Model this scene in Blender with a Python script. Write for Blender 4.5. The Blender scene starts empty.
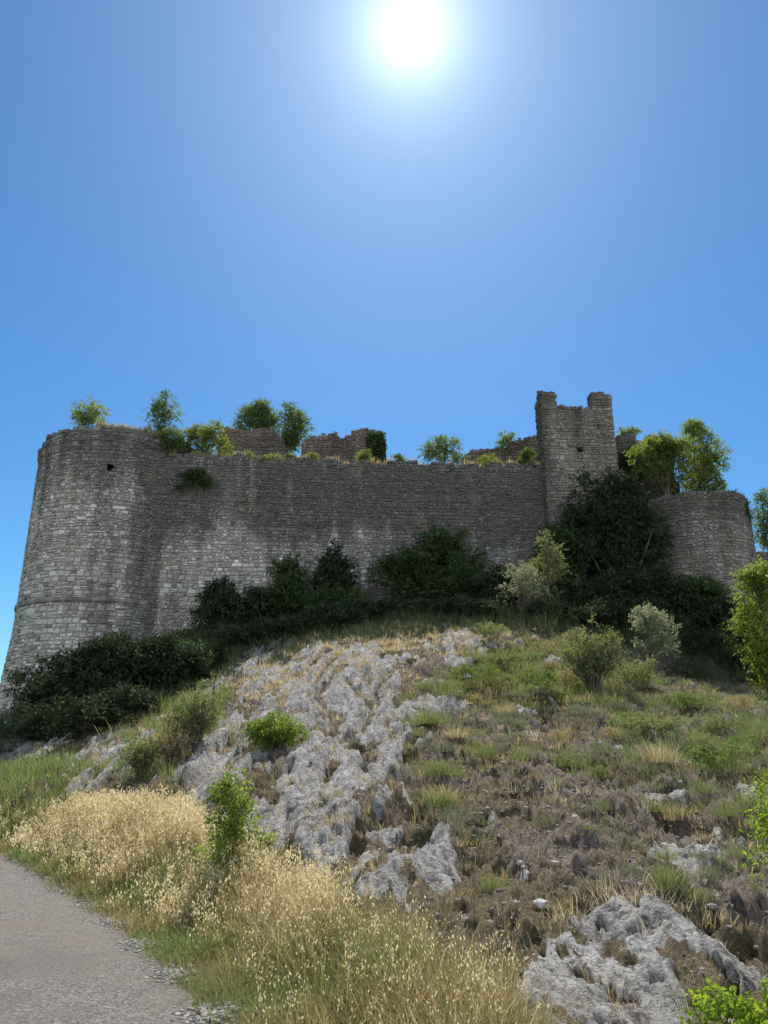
import bpy, math, random
import numpy as np
from math import radians as R

# ------------------------------------------------------------------ camera, sky, sun, exposure
SC = bpy.context.scene
COL = SC.collection
PITCH = R(18.0)
FPX = 745.0
CAM = np.array([0.0, 0.0, 1.6])
cam_d = bpy.data.cameras.new('camera')
cam_d.sensor_fit = 'VERTICAL'
cam_d.sensor_height = 36.0
cam_d.lens = 36.0 * FPX / 1024.0
cam_d.clip_start = 0.05
cam_d.clip_end = 6000.0
cam = bpy.data.objects.new('camera', cam_d)
cam.location = CAM
cam.rotation_euler = (R(90) + PITCH, 0, 0)
COL.objects.link(cam)
SC.camera = cam

SUN_EL, SUN_AZ = R(50.9), R(2.7)          # azimuth measured from +Y towards +X
SUN_DIR = (math.cos(SUN_EL) * math.sin(SUN_AZ), math.cos(SUN_EL) * math.cos(SUN_AZ), math.sin(SUN_EL))
w = bpy.data.worlds.new('World')
SC.world = w
w.use_nodes = True
nt = w.node_tree
for n in list(nt.nodes):
    nt.nodes.remove(n)
def wn(t, **kw):
    n = nt.nodes.new(t)
    for k, v in kw.items():
        setattr(n, k, v)
    return n
wo = wn('ShaderNodeOutputWorld')
bg = wn('ShaderNodeBackground')
SKY_STRENGTH = 0.07
bg.inputs['Strength'].default_value = SKY_STRENGTH
sky = wn('ShaderNodeTexSky', sky_type='NISHITA')
sky.sun_disc = False
sky.sun_elevation = SUN_EL
sky.sun_rotation = SUN_AZ
sky.altitude = 300
sky.air_density = 1.0
sky.dust_density = 0.15
sky.ozone_density = 3.0
hsv = wn('ShaderNodeHueSaturation')
hsv.inputs['Saturation'].default_value = 1.2
hsv.inputs['Value'].default_value = 1.0
nt.links.new(sky.outputs[0], hsv.inputs['Color'])
# the bright aureole round the sun itself
geo = wn('ShaderNodeTexCoord')
dot = wn('ShaderNodeVectorMath', operation='DOT_PRODUCT')
nrm = wn('ShaderNodeVectorMath', operation='NORMALIZE')
nt.links.new(geo.outputs['Generated'], nrm.inputs[0])
nt.links.new(nrm.outputs['Vector'], dot.inputs[0])
dot.inputs[1].default_value = SUN_DIR
acs = wn('ShaderNodeMath', operation='ARCCOSINE')
nt.links.new(dot.outputs['Value'], acs.inputs[0])
def lobe(width, amp, power):
    a = wn('ShaderNodeMath', operation='DIVIDE'); a.inputs[1].default_value = width
    nt.links.new(acs.outputs[0], a.inputs[0])
    p = wn('ShaderNodeMath', operation='POWER'); p.inputs[1].default_value = power
    nt.links.new(a.outputs[0], p.inputs[0])
    m = wn('ShaderNodeMath', operation='MULTIPLY'); m.inputs[1].default_value = -1.0
    nt.links.new(p.outputs[0], m.inputs[0])
    e = wn('ShaderNodeMath', operation='EXPONENT')
    nt.links.new(m.outputs[0], e.inputs[0])
    s = wn('ShaderNodeMath', operation='MULTIPLY'); s.inputs[1].default_value = amp
    nt.links.new(e.outputs[0], s.inputs[0])
    return s
l1, l2, l3 = lobe(R(2.1), 14.0, 1.0), lobe(R(8.5), 2.4, 1.0), lobe(R(26.0), 0.9, 2.0)
add = wn('ShaderNodeMath', operation='ADD')
nt.links.new(l1.outputs[0], add.inputs[0]); nt.links.new(l2.outputs[0], add.inputs[1])
tint = wn('ShaderNodeVectorMath', operation='SCALE')
tint.inputs[0].default_value = (0.90, 0.97, 1.0)
add2 = wn('ShaderNodeMath', operation='ADD')
nt.links.new(add.outputs[0], add2.inputs[0]); nt.links.new(l3.outputs[0], add2.inputs[1])
nt.links.new(add2.outputs[0], tint.inputs['Scale'])
sm = wn('ShaderNodeVectorMath', operation='ADD')
wb = wn('ShaderNodeVectorMath', operation='MULTIPLY'); wb.inputs[1].default_value = (0.80, 1.13, 1.20)
nt.links.new(hsv.outputs[0], wb.inputs[0]); nt.links.new(wb.outputs[0], sm.inputs[0]); nt.links.new(tint.outputs[0], sm.inputs[1])
# bright cloud bank, unseen, added behind the viewpoint to brighten the shaded walls
sx = wn('ShaderNodeSeparateXYZ'); nt.links.new(nrm.outputs['Vector'], sx.inputs[0])
def mr(src, a, b_):
    m = wn('ShaderNodeMapRange', interpolation_type='SMOOTHSTEP')
    m.inputs['From Min'].default_value = a; m.inputs['From Max'].default_value = b_
    nt.links.new(src, m.inputs['Value']); return m.outputs[0]
def mm(a, b_):
    m = wn('ShaderNodeMath', operation='MULTIPLY')
    nt.links.new(a, m.inputs[0]); nt.links.new(b_, m.inputs[1]); return m.outputs[0]
cn = wn('ShaderNodeTexNoise'); cn.inputs['Scale'].default_value = 3.2; cn.inputs['Detail'].default_value = 7; cn.inputs['Roughness'].default_value = 0.55
cm_ = wn('ShaderNodeVectorMath', operation='MULTIPLY'); cm_.inputs[1].default_value = (1, 1, 2.2)
nt.links.new(nrm.outputs['Vector'], cm_.inputs[0]); nt.links.new(cm_.outputs[0], cn.inputs['Vector'])
cl = mm(mm(mr(cn.outputs['Fac'], 0.40, 0.56), mr(sx.outputs['Y'], -0.05, -0.45)), mm(mr(sx.outputs['Z'], 0.0, 0.06), mr(sx.outputs['Z'], 0.85, 0.5)))
cmix = wn('ShaderNodeMix', data_type='RGBA')
nt.links.new(cl, cmix.inputs['Factor']); nt.links.new(sm.outputs[0], cmix.inputs[6])
cmix.inputs[7].default_value = (19.5, 20.0, 20.6, 1)
nt.links.new(cmix.outputs[2], bg.inputs['Color'])
nt.links.new(bg.outputs[0], wo.inputs['Surface'])

sun_d = bpy.data.lights.new('sun', 'SUN')
sun_d.energy = 4.5
sun_d.angle = R(0.53)
sun_d.color = (1.0, 0.95, 0.86)
sun = bpy.data.objects.new('sun', sun_d)
import mathutils
sun.rotation_euler = mathutils.Vector(SUN_DIR).to_track_quat('Z', 'Y').to_euler()
sun.location = (0, 0, 60)
COL.objects.link(sun)

SC.view_settings.view_transform = 'Standard'
SC.view_settings.look = 'None'
SC.view_settings.gamma = 1.0
SC.view_settings.use_curve_mapping = False
SC.view_settings.exposure = 0.6
SC.render.engine = 'CYCLES'
SC.cycles.max_bounces = 6
SC.cycles.diffuse_bounces = 3
SC.cycles.transmission_bounces = 3
SC.cycles.use_adaptive_sampling = True
try:
    SC.cycles.use_denoising = True
    SC.cycles.denoiser = 'OPENIMAGEDENOISE'
except Exception:
    pass

# ------------------------------------------------------------------ projection helpers
CP, SP = math.cos(PITCH), math.sin(PITCH)
def at(px, py, Y):
    """The world point at depth Y on the line of sight of a pixel (used only to read positions off the photograph)."""
    u, v = (px - 384.0) / FPX, (512.0 - py) / FPX
    d = np.array([u, CP - v * SP, SP + v * CP])
    return CAM + d * (Y / d[1])
def proj(x, y, z):
    dz = z - CAM[2]
    f = y * CP + dz * SP
    f = np.where(np.abs(f) < 1e-3, 1e-3, f)
    v = (-y * SP + dz * CP) / f
    px = np.where(f > 0, 384 + FPX * x / f, 1e5)
    py = np.where(f > 0, 512 - FPX * v, 1e5)
    return px, py

# ------------------------------------------------------------------ noise
def _h(ix, iy, seed):
    n = (ix.astype(np.int64) * 374761393 + iy.astype(np.int64) * 668265263 + seed * 974634777) & 0x7fffffff
    n = ((n ^ (n >> 13)) * 1274126177) & 0x7fffffff
    return ((n ^ (n >> 16)) & 0xffff) / 65536.0
def pn(x, y, seed=0):
    x = np.asarray(x, float); y = np.asarray(y, float)
    ix, iy = np.floor(x), np.floor(y)
    fx, fy = x - ix, y - iy
    ux, uy = fx * fx * fx * (fx * (fx * 6 - 15) + 10), fy * fy * fy * (fy * (fy * 6 - 15) + 10)
    def g(ax, ay):
        a = _h(ix + ax, iy + ay, seed) * 2 * np.pi
        return np.cos(a) * (fx - ax) + np.sin(a) * (fy - ay)
    n0 = g(0, 0) * (1 - ux) + g(1, 0) * ux
    n1 = g(0, 1) * (1 - ux) + g(1, 1) * ux
    return (n0 * (1 - uy) + n1 * uy) * 1.5
def fbm(x, y, seed=0, octv=4, gain=0.5):
    s, a, f = 0, 1.0, 1.0
    for i in range(octv):
        s = s + a * pn(x * f, y * f, seed + i * 17)
        a *= gain; f *= 2.03
    return s
def sstep(a, b, x):
    t = np.clip((x - a) / (b - a), 0, 1)
    return t * t * (3 - 2 * t)

# ------------------------------------------------------------------ mesh helpers
def fast_mesh(name, V, quads=None, tris=None, attrs=None, smooth=False):
    me = bpy.data.meshes.new(name)
    V = np.asarray(V, np.float32)
    quads = np.zeros((0, 4), np.int32) if quads is None or len(quads) == 0 else np.asarray(quads, np.int32)
    tris = np.zeros((0, 3), np.int32) if tris is None or len(tris) == 0 else np.asarray(tris, np.int32)
    me.vertices.add(len(V)); me.vertices.foreach_set('co', V.ravel())
    idx = np.concatenate([quads.ravel(), tris.ravel()])
    me.loops.add(len(idx)); me.loops.foreach_set('vertex_index', idx)
    nq, n3 = len(quads), len(tris)
    starts = np.concatenate([np.arange(nq) * 4, nq * 4 + np.arange(n3) * 3]).astype(np.int32)
    me.polygons.add(nq + n3)
    me.polygons.foreach_set('loop_start', starts)
    me.polygons.foreach_set('loop_total', np.concatenate([np.full(nq, 4), np.full(n3, 3)]).astype(np.int32))
    me.polygons.foreach_set('use_smooth', np.full(nq + n3, smooth))
    me.update(calc_edges=True)
    for k, a in (attrs or {}).items():
        at_ = me.attributes.new(k, 'FLOAT', 'POINT')
        at_.data.foreach_set('value', np.asarray(a, np.float32))
    return me
def link(name, me, mat, parent=None, loc=None):
    o = bpy.data.objects.new(name, me)
    if mat is not None:
        me.materials.append(mat)
    COL.objects.link(o)
    if parent is not None:
        o.parent = parent
    if loc is not None:
        o.location = loc
    return o
def tag(o, label=None, cat=None, group=None, kind=None):
    if label: o['label'] = label
    if cat: o['category'] = cat
    if group: o['group'] = group
    if kind: o['kind'] = kind
    return o
def empty(name, loc):
    o = bpy.data.objects.new(name, None)
    o.empty_display_size = 0.3
    o.location = loc
    COL.objects.link(o)
    return o
class MB:
    """Collects vertices and faces, with point attributes rnd and stain."""
    def __init__(s):
        s.V, s.Q, s.T, s.r, s.n, s.st = [], [], [], [], 0, []
    def add(s, V, Q=None, T=None, rnd=0.5, stain=0.0):
        V = np.asarray(V, float)
        if Q is not None and len(Q): s.Q.append(np.asarray(Q) + s.n)
        if T is not None and len(T): s.T.append(np.asarray(T) + s.n)
        s.V.append(V); s.n += len(V)
        s.r.append(np.broadcast_to(np.asarray(rnd, float), (len(V),)))
        s.st.append(np.broadcast_to(np.asarray(stain, float), (len(V),)))
    def mesh(s, name, origin=(0, 0, 0), smooth=False):
        V = np.concatenate(s.V) - np.asarray(origin, float)
        Q = np.concatenate(s.Q) if s.Q else None
        T = np.concatenate(s.T) if s.T else None
        return fast_mesh(name, V, Q, T, {'rnd': np.concatenate(s.r), 'stain': np.concatenate(s.st)}, smooth)
def tube(mb, pts, rads, seg=6):
    pts = np.asarray(pts, float)
    n = len(pts)
    ang = np.arange(seg) * 2 * np.pi / seg
    V = []
    for i in range(n):
        t = pts[min(i + 1, n - 1)] - pts[max(i - 1, 0)]
        t = t / (np.linalg.norm(t) + 1e-9)
        a = np.cross(t, [0.31, 0.95, 0.1] if abs(t[2]) > 0.8 else [0, 0, 1.0])
        a /= np.linalg.norm(a) + 1e-9
        b = np.cross(t, a)
        V.append(pts[i] + rads[i] * (np.cos(ang)[:, None] * a + np.sin(ang)[:, None] * b))
    V = np.concatenate(V)
    Q = [[i * seg + j, i * seg + (j + 1) % seg, (i + 1) * seg + (j + 1) % seg, (i + 1) * seg + j] for i in range(n - 1) for j in range(seg)]
    mb.add(V, Q, None, random.random())

# ------------------------------------------------------------------ materials
def new_mat(name):
    m = bpy.data.materials.new(name)
    m.use_nodes = True
    t = m.node_tree
    for n in list(t.nodes):
        t.nodes.remove(n)
    out = t.nodes.new('ShaderNodeOutputMaterial')
    return m, t, out
class NB:
    def __init__(s, t): s.t = t
    def n(s, kind, **kw):
        x = s.t.nodes.new(kind)
        for k, v in kw.items(): setattr(x, k, v)
        return x
    def l(s, a, b): s.t.links.new(a, b)
    def attr(s, name):
        return s.n('ShaderNodeAttribute', attribute_name=name).outputs['Fac']
    def noise(s, vec, scale, detail=4, rough=0.55, dist=0.0):
        x = s.n('ShaderNodeTexNoise'); x.inputs['Scale'].default_value = scale
        x.inputs['Detail'].default_value = detail; x.inputs['Roughness'].default_value = rough
        x.inputs['Distortion'].default_value = dist
        s.l(vec, x.inputs['Vector']); return x.outputs['Fac']
    def voro(s, vec, scale, feature='F1', out='Distance'):
        x = s.n('ShaderNodeTexVoronoi', feature=feature); x.inputs['Scale'].default_value = scale
        s.l(vec, x.inputs['Vector']); return x.outputs[out]
    def ramp(s, fac, stops):
        x = s.n('ShaderNodeValToRGB')
        e = x.color_ramp.elements
        while len(e) < len(stops): e.new(0.5)
        for i, (p, c) in enumerate(stops):
            e[i].position = p
            e[i].color = (c[0], c[1], c[2], 1) if hasattr(c, '__len__') else (c, c, c, 1)
        s.l(fac, x.inputs['Fac']); return x.outputs['Color']
    def mix(s, fac, a, b, mode='MIX'):
        x = s.n('ShaderNodeMix', data_type='RGBA', blend_type=mode)
        for sock, v in ((x.inputs['Factor'], fac), (x.inputs[6], a), (x.inputs[7], b)):
            if hasattr(v, 'links'): s.l(v, sock)
            elif hasattr(v, '__len__'): sock.default_value = (v[0], v[1], v[2], 1)
            else: sock.default_value = v
        return x.outputs[2]
    def math(s, op, a, b=None, clamp=False):
        x = s.n('ShaderNodeMath', operation=op, use_clamp=clamp)
        for i, v in enumerate((a, b)):
            if v is None: continue
            if hasattr(v, 'links'): s.l(v, x.inputs[i])
            else: x.inputs[i].default_value = v
        return x.outputs[0]
    def pos(s, scale=(1, 1, 1)):
        g = s.n('ShaderNodeNewGeometry')
        m = s.n('ShaderNodeVectorMath', operation='MULTIPLY'); m.inputs[1].default_value = scale
        s.l(g.outputs['Position'], m.inputs[0]); return m.outputs[0]
    def bump(s, h, strength, dist):
        b = s.n('ShaderNodeBump'); b.inputs['Strength'].default_value = strength; b.inputs['Distance'].default_value = dist
        s.l(h, b.inputs['Height']); return b.outputs['Normal']

def stone_mat(name, stops, dark, green=(0.10, 0.10, 0.055), lichen=0.35):
    m, t, out = new_mat(name); b = NB(t)
    p = b.pos()
    rnd, st = b.attr('rnd'), b.attr('stain')
    base = b.ramp(rnd, stops)
    n1 = b.noise(p, 7.0, 5, 0.65)
    base = b.mix(0.75, base, b.ramp(n1, [(0.25, 0.45), (0.5, 0.95), (0.75, 1.25)]), 'MULTIPLY')
    # dark weathering crust, in streaks
    sn = b.noise(b.pos((1.1, 1.1, 0.2)), 1.0, 5, 0.62)
    sf = b.math('ADD', st, b.math('MULTIPLY', b.math('SUBTRACT', sn, 0.5), 1.7), True)
    sf = b.math('MULTIPLY', sf, b.math('ADD', b.math('MULTIPLY', b.noise(p, 3.1, 4, 0.7), 0.9), 0.42), True)
    base = b.mix(sf, base, b.mix(0.6, base, dark, 'MULTIPLY'))
    base = b.mix(b.math('MULTIPLY', sf, 0.72, True), base, dark)
    # lichen spots
    ln = b.ramp(b.noise(p, 1.7, 6, 0.7), [(0.52, 0.0), (0.68, 1.0)])
    base = b.mix(b.math('MULTIPLY', ln, lichen), base, green)
    ol = b.ramp(b.noise(b.pos((0.8, 0.8, 0.5)), 0.9, 6, 0.7), [(0.56, 0.0), (0.70, 1.0)])
    base = b.mix(b.math('MULTIPLY', ol, 0.35), base, (0.30, 0.21, 0.11))
    pr = b.n('ShaderNodeBsdfPrincipled')
    pr.inputs['Roughness'].default_value = 0.95
    pr.inputs['Specular IOR Level'].default_value = 0.15
    b.l(base, pr.inputs['Base Color'])
    b.l(b.bump(b.noise(p, 18.0, 5, 0.7), 0.7, 0.03), pr.inputs['Normal'])
    b.l(pr.outputs[0], out.inputs[0])
    return m
def leaf_mat(name, dark, light, transl=0.45, tcol=None, spec=0.2):
    m, t, out = new_mat(name); b = NB(t)
    c = b.ramp(b.attr('rnd'), [(0.0, dark), (1.0, light)])
    d = b.n('ShaderNodeBsdfPrincipled'); d.inputs['Roughness'].default_value = 0.6
    d.inputs['Specular IOR Level'].default_value = spec
    b.l(c, d.inputs['Base Color'])
    tr = b.n('ShaderNodeBsdfTranslucent')
    tc = b.mix(1.0, c, tcol or (1.5, 1.55, 0.8), 'MULTIPLY')
    b.l(tc, tr.inputs['Color'])
    mx = b.n('ShaderNodeMixShader'); mx.inputs[0].default_value = transl
    b.l(d.outputs[0], mx.inputs[1]); b.l(tr.outputs[0], mx.inputs[2])
    b.l(mx.outputs[0], out.inputs[0])
    return m
def wood_mat(name, c):
    m, t, out = new_mat(name); b = NB(t)
    base = b.mix(b.noise(b.pos((1, 1, 0.2)), 30.0, 4), tuple(x * 0.5 for x in c), c)
    pr = b.n('ShaderNodeBsdfPrincipled'); pr.inputs['Roughness'].default_value = 0.9
    b.l(base, pr.inputs['Base Color']); b.l(pr.outputs[0], out.inputs[0])
    return m

M_PALE = stone_mat('pale_limestone_masonry',
    [(0.0, (0.18, 0.168, 0.152)), (0.25, (0.33, 0.312, 0.28)), (0.6, (0.48, 0.462, 0.42)), (0.85, (0.63, 0.61, 0.56)), (1.0, (0.74, 0.725, 0.68))],
    (0.086, 0.084, 0.088))
M_GREY = stone_mat('grey_limestone_masonry',
    [(0.0, (0.17, 0.158, 0.138)), (0.3, (0.28, 0.263, 0.235)), (0.7, (0.38, 0.362, 0.325)), (1.0, (0.50, 0.48, 0.44))],
    (0.09, 0.08, 0.07), lichen=0.25)
M_RUIN = stone_mat('reddish_ruin_masonry',
    [(0.0, (0.14, 0.115, 0.10)), (0.4, (0.25, 0.21, 0.185)), (1.0, (0.38, 0.33, 0.29))],
    (0.09, 0.075, 0.065), lichen=0.2)
def hole_mat():
    m, t, out = new_mat('deep_stone_recess'); b = NB(t)
    pr = b.n('ShaderNodeBsdfPrincipled'); pr.inputs['Roughness'].default_value = 1.0
    b.l(b.mix(b.noise(b.pos(), 9.0), (0.03, 0.028, 0.025), (0.08, 0.07, 0.06)), pr.inputs['Base Color'])
    b.l(pr.outputs[0], out.inputs[0]); return m
M_HOLE = hole_mat()
M_BARK = wood_mat('grey_bark', (0.16, 0.13, 0.10))
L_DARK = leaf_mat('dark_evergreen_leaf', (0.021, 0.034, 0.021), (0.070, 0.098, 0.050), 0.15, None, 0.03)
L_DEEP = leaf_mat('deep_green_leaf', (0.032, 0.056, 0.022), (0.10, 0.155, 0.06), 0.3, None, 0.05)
L_MID = leaf_mat('mid_green_leaf', (0.06, 0.095, 0.03), (0.17, 0.225, 0.075), 0.5)
L_YEL = leaf_mat('yellow_green_leaf', (0.085, 0.12, 0.034), (0.235, 0.275, 0.085), 0.55)
L_VIVID = leaf_mat('vivid_young_leaf', (0.11, 0.17, 0.02), (0.27, 0.35, 0.045), 0.6, (1.3, 1.4, 0.7))
L_BRIGHT = leaf_mat('bright_spring_leaf', (0.10, 0.155, 0.03), (0.25, 0.31, 0.075), 0.55, (1.35, 1.4, 0.8))
L_SILVER = leaf_mat('silver_green_leaf', (0.15, 0.17, 0.10), (0.38, 0.40, 0.27), 0.4, (1.3, 1.3, 0.95))
L_SAGE = leaf_mat('sage_green_leaf', (0.10, 0.125, 0.055), (0.27, 0.29, 0.14), 0.45, (1.3, 1.35, 0.8))
L_DRY = leaf_mat('dry_weed_leaf', (0.20, 0.17, 0.09), (0.48, 0.42, 0.26), 0.45, (1.3, 1.2, 0.8))

# ------------------------------------------------------------------ terrain height
CTRL = [  # (pixel x, pixel y, depth) of ground points read off the photograph
    (0, 850, 14.2), (100, 912, 8.86), (150, 955, 7.08), (215, 1024, 5.4),
    (20, 800, 16.5), (60, 790, 16.6), (180, 812, 12.4), (240, 845, 10.4), (300, 884, 8.6), (370, 918, 7.1), (430, 952, 6.2), (520, 1010, 5.0),
    (600, 1024, 4.8), (760, 1024, 4.8), (950, 1024, 4.8), (600, 960, 5.6), (740, 960, 5.6), (600, 900, 6.6), (740, 900, 6.6),
    (480, 900, 7.0), (600, 850, 8.1), (740, 850, 8.1), (460, 850, 8.8), (600, 800, 10.5), (740, 800, 10.5), (460, 800, 11.0),
    (600, 760, 13.6), (740, 755, 14.5), (460, 760, 14.0), (600, 720, 18.0), (740, 720, 19.0), (470, 720, 18.0), (600, 680, 23.0),
    (480, 680, 23.0), (600, 650, 28.0), (680, 680, 29.0), (760, 690, 28.5), (600, 634, 30.6), (500, 630, 30.6),
    (350, 850, 8.9), (350, 800, 11.2), (350, 750, 14.8), (350, 700, 19.8), (350, 660, 25.8), (400, 637, 30.3), (300, 655, 29.6),
    (250, 790, 12.8), (250, 740, 17.6), (250, 690, 24.6), (180, 700, 28.0), (150, 750, 19.5), (90, 760, 20.5),
    (60, 745, 25.0), (0, 770, 24.4), (160, 640, 39.5), (300, 622, 40.0), (430, 605, 40.5), (540, 600, 41.0), (620, 600, 41.0),
    (700, 612, 38.0), (760, 632, 38.0), (60, 700, 37.5), (0, 735, 40.0), (900, 690, 28.5), (950, 800, 10.5), (950, 900, 6.6), (900, 640, 38.0),
]
_c = np.array([at(*p) for p in CTRL])
_extra = np.array([[-3, 2, 0], [-8, 6, 0], [-5, 9, 0], [-12, 15, 0], [-10, 11, 0], [-18, 16, 0], [-25, 20, -0.3], [-30, 32, 0], [-34, 45, 0.5],
                   [2, 1, 0], [6, 0, 0.15], [0, -6, 0], [-8, -6, 0], [10, -4, 0.2], [-2, 3.8, 0], [0.3, 4.0, 0.03], [2.5, 3.0, 0.1],
                   [38, 40, 4], [40, 25, 3], [30, 8, 1.2], [0, 62, 12], [-15, 60, 10], [20, 60, 10], [0, 75, 6], [-25, 60, 4], [35, 60, 5], [-16, 46, 5], [20, 46, 8]], float)
_P = np.vstack([_c, _extra])
def _phi(r2):
    return r2 * np.log(r2 + 1e-9) * 0.5
def _tps_fit(P, lam):
    n = len(P)
    d = ((P[:, None, :2] - P[None, :, :2]) ** 2).sum(-1)
    A = np.zeros((n + 3, n + 3))
    A[:n, :n] = _phi(d) + lam * np.eye(n)
    A[:n, n] = 1; A[:n, n + 1:] = P[:, :2]; A[n, :n] = 1; A[n + 1:, :n] = P[:, :2].T
    return np.linalg.solve(A, np.concatenate([P[:, 2], np.zeros(3)]))
_W = _tps_fit(_P, 0.15)
def base_h(x, y):
    x = np.asarray(x, float); y = np.asarray(y, float)
    cx, cy = np.clip(x, -36, 42), np.clip(y, -8, 75)
    z = np.full(x.shape, _W[len(_P)]) + _W[len(_P) + 1] * cx + _W[len(_P) + 2] * cy
    for i in range(len(_P)):
        z = z + _W[i] * _phi((cx - _P[i, 0]) ** 2 + (cy - _P[i, 1]) ** 2)
    out = np.maximum(np.abs(x - cx), np.abs(y - cy))
    k = np.exp(-out / 25.0)
    return z * k + (-1.5) * (1 - k)

# road: its right edge as a line of ground points, then the strip's width to the left
_edge_px = [(0, 850), (50, 879), (100, 912), (150, 955), (185, 990), (215, 1024)]
def _ground_pt(px, py):
    u, v = (px - 384) / FPX, (512 - py) / FPX
    d = np.array([u, CP - v * SP, SP + v * CP])
    return (CAM + d * (-CAM[2] / d[2]))[:2]
EDGE = np.array([(2.6, -30), (2.2, -10), (1.3, -3), (0.55, 1.0), (-0.25, 3.2)] + [tuple(_ground_pt(*p)) for p in _edge_px[::-1]] + [(-9.6, 17.0), (-13.5, 20.5), (-19, 23.5), (-28, 26), (-45, 28), (-80, 29)])
def _resample(P, n):
    d = np.concatenate([[0], np.cumsum(np.linalg.norm(np.diff(P, axis=0), axis=1))])
    t = np.linspace(0, d[-1], n)
    Q = np.stack([np.interp(t, d, P[:, i]) for i in range(2)], 1)
    return Q
EDGE_D = _resample(EDGE, 700)
for _ in range(30):
    EDGE_D[1:-1] = 0.25 * EDGE_D[:-2] + 0.5 * EDGE_D[1:-1] + 0.25 * EDGE_D[2:]
_tan = np.gradient(EDGE_D, axis=0); _tan /= np.linalg.norm(_tan, axis=1)[:, None]
_left = np.stack([-_tan[:, 1], _tan[:, 0]], 1)
ROAD_W = 4.6
def road_sd(x, y):
    """Signed distance to the road's right edge: negative on the road side."""
    sh = np.shape(x)
    x = np.ravel(x); y = np.ravel(y)
    best = np.full(x.shape, 1e9); side = np.zeros(x.shape)
    for k in range(0, 700, 6):
        dx, dy = x - EDGE_D[k, 0], y - EDGE_D[k, 1]
        d = dx * dx + dy * dy
        m = d < best
        best = np.where(m, d, best)
        side = np.where(m, -(dx * _left[k, 0] + dy * _left[k, 1]), side)
    return (np.sqrt(best) * np.sign(side)).reshape(sh)

ROCK_POLYS = [
    [(172, 790), (205, 740), (235, 705), (262, 672), (300, 648), (345, 640), (372, 650), (400, 660), (396, 690), (402, 730), (398, 770), (360, 800), (330, 830), (290, 880), (240, 865), (200, 820)],
    [(58, 772), (92, 745), (130, 735), (150, 745), (135, 770), (100, 790), (62, 792)],
    [(180, 690), (290, 640), (300, 650), (200, 705)],
    [(0, 745), (60, 715), (110, 700), (90, 730), (30, 770), (0, 775)],
    [(425, 640), (470, 632), (498, 645), (478, 668), (440, 668)],
    [(300, 872), (335, 838), (395, 800), (415, 808), (400, 836), (345, 872), (308, 895)],
    [(365, 918), (395, 880), (440, 850), (452, 870), (415, 915), (380, 940)],
    [(490, 1060), (525, 985), (572, 915), (612, 908), (645, 945), (680, 985), (705, 1030), (700, 1080), (600, 1100)],
    [(650, 915), (690, 930), (740, 960), (768, 990), (760, 1010), (700, 975), (660, 940)],
    [(665, 850), (715, 840), (725, 862), (690, 872), (668, 868)],
    [(740, 795), (768, 790), (768, 830), (745, 830)],
    [(400, 700), (430, 690), (450, 705), (430, 740), (405, 745)],
]
def poly_sd(px, py, poly):
    P = np.array(poly, float)
    best = np.full(px.shape, 1e18); inside = np.zeros(px.shape, bool)
    for i in range(len(P)):
        a, b_ = P[i], P[(i + 1) % len(P)]
        e = b_ - a
        wx, wy = px - a[0], py - a[1]
        t = np.clip((wx * e[0] + wy * e[1]) / (e @ e), 0, 1)
        d = (wx - t * e[0]) ** 2 + (wy - t * e[1]) ** 2
        best = np.minimum(best, d)
        c = ((a[1] <= py) & (b_[1] > py)) | ((b_[1] <= py) & (a[1] > py))
        xx = a[0] + (py - a[1]) * e[0] / (e[1] if abs(e[1]) > 1e-9 else 1e-9)
        inside ^= c & (px < xx)
    return np.where(inside, -np.sqrt(best), np.sqrt(best))
RIDGES = [((300, 878), (345, 838), (412, 803)), ((372, 930), (410, 880), (450, 852)), ((185, 790), (225, 735), (275, 672)),
          ((255, 850), (310, 760), (352, 672)), ((228, 840), (268, 770), (312, 690))]
_ridge_w = []
for rd in RIDGES:
    pts = []
    for (a, b_) in rd:
        # meet the smooth hill along the line of sight
        for Y in np.linspace(4.5, 40, 900):
            q = at(a, b_, Y)
            if q[2] <= base_h(np.array([q[0]]), np.array([q[1]]))[0]:
                pts.append(q[:2]); break
    if len(pts) > 1:
        _ridge_w.append(np.array(pts))
def rock_amount(x, y, zb):
    px, py = proj(x, y, zb)
    sd = np.full(np.shape(x), 1e9)
    for p in ROCK_POLYS:
        sd = np.minimum(sd, poly_sd(px, py, p))
    ok = (y > 3.5) & (y < 39)
    rib = fbm(x * 1.1 + 0.12 * y, y * 0.22, 5, 4, 0.55)
    n = fbm(x * 2.0, y * 0.7, 9, 5, 0.6) + 0.45 * fbm(x * 5.5, y * 4.0, 10, 3, 0.6) * sstep(16, 8, y)
    val = np.clip(-sd / 15.0, -9, 0.50) + 0.7 * rib + 0.95 * n - 0.02 - 2.2 * sstep(6.0, 9.5, y) * sstep(0.38, 0.16, strata(x, y)) * sstep(-0.05, 0.3, 0.2 + fbm(x * 0.8, y * 0.35, 14, 3))
    r = sstep(-0.25, 0.35, val)
    stray = sstep(0.55, 0.8, fbm(x * 1.3 + 3, y * 0.7, 41, 4, 0.55)) * sstep(0.9, 2.0, road_sd(x, y))
    return np.where(ok, np.maximum(r * sstep(0.5, 1.3, road_sd(x, y)), stray * 0.8), 0)
def strata(x, y):
    q = x * 1.0 - 0.075 * y + 0.65 * fbm(x * 0.6, y * 0.16, 15, 3) + 0.22 * fbm(x * 2, y * 0.6, 16, 4, 0.6)
    return q - np.floor(q)
WALL_A, WALL_B = np.array([-13.1, 40.0]), np.array([9.6, 42.0])
def wall_line(x):
    return 40.0 + (x + 13.1) * (2.0 / 22.7)
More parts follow.
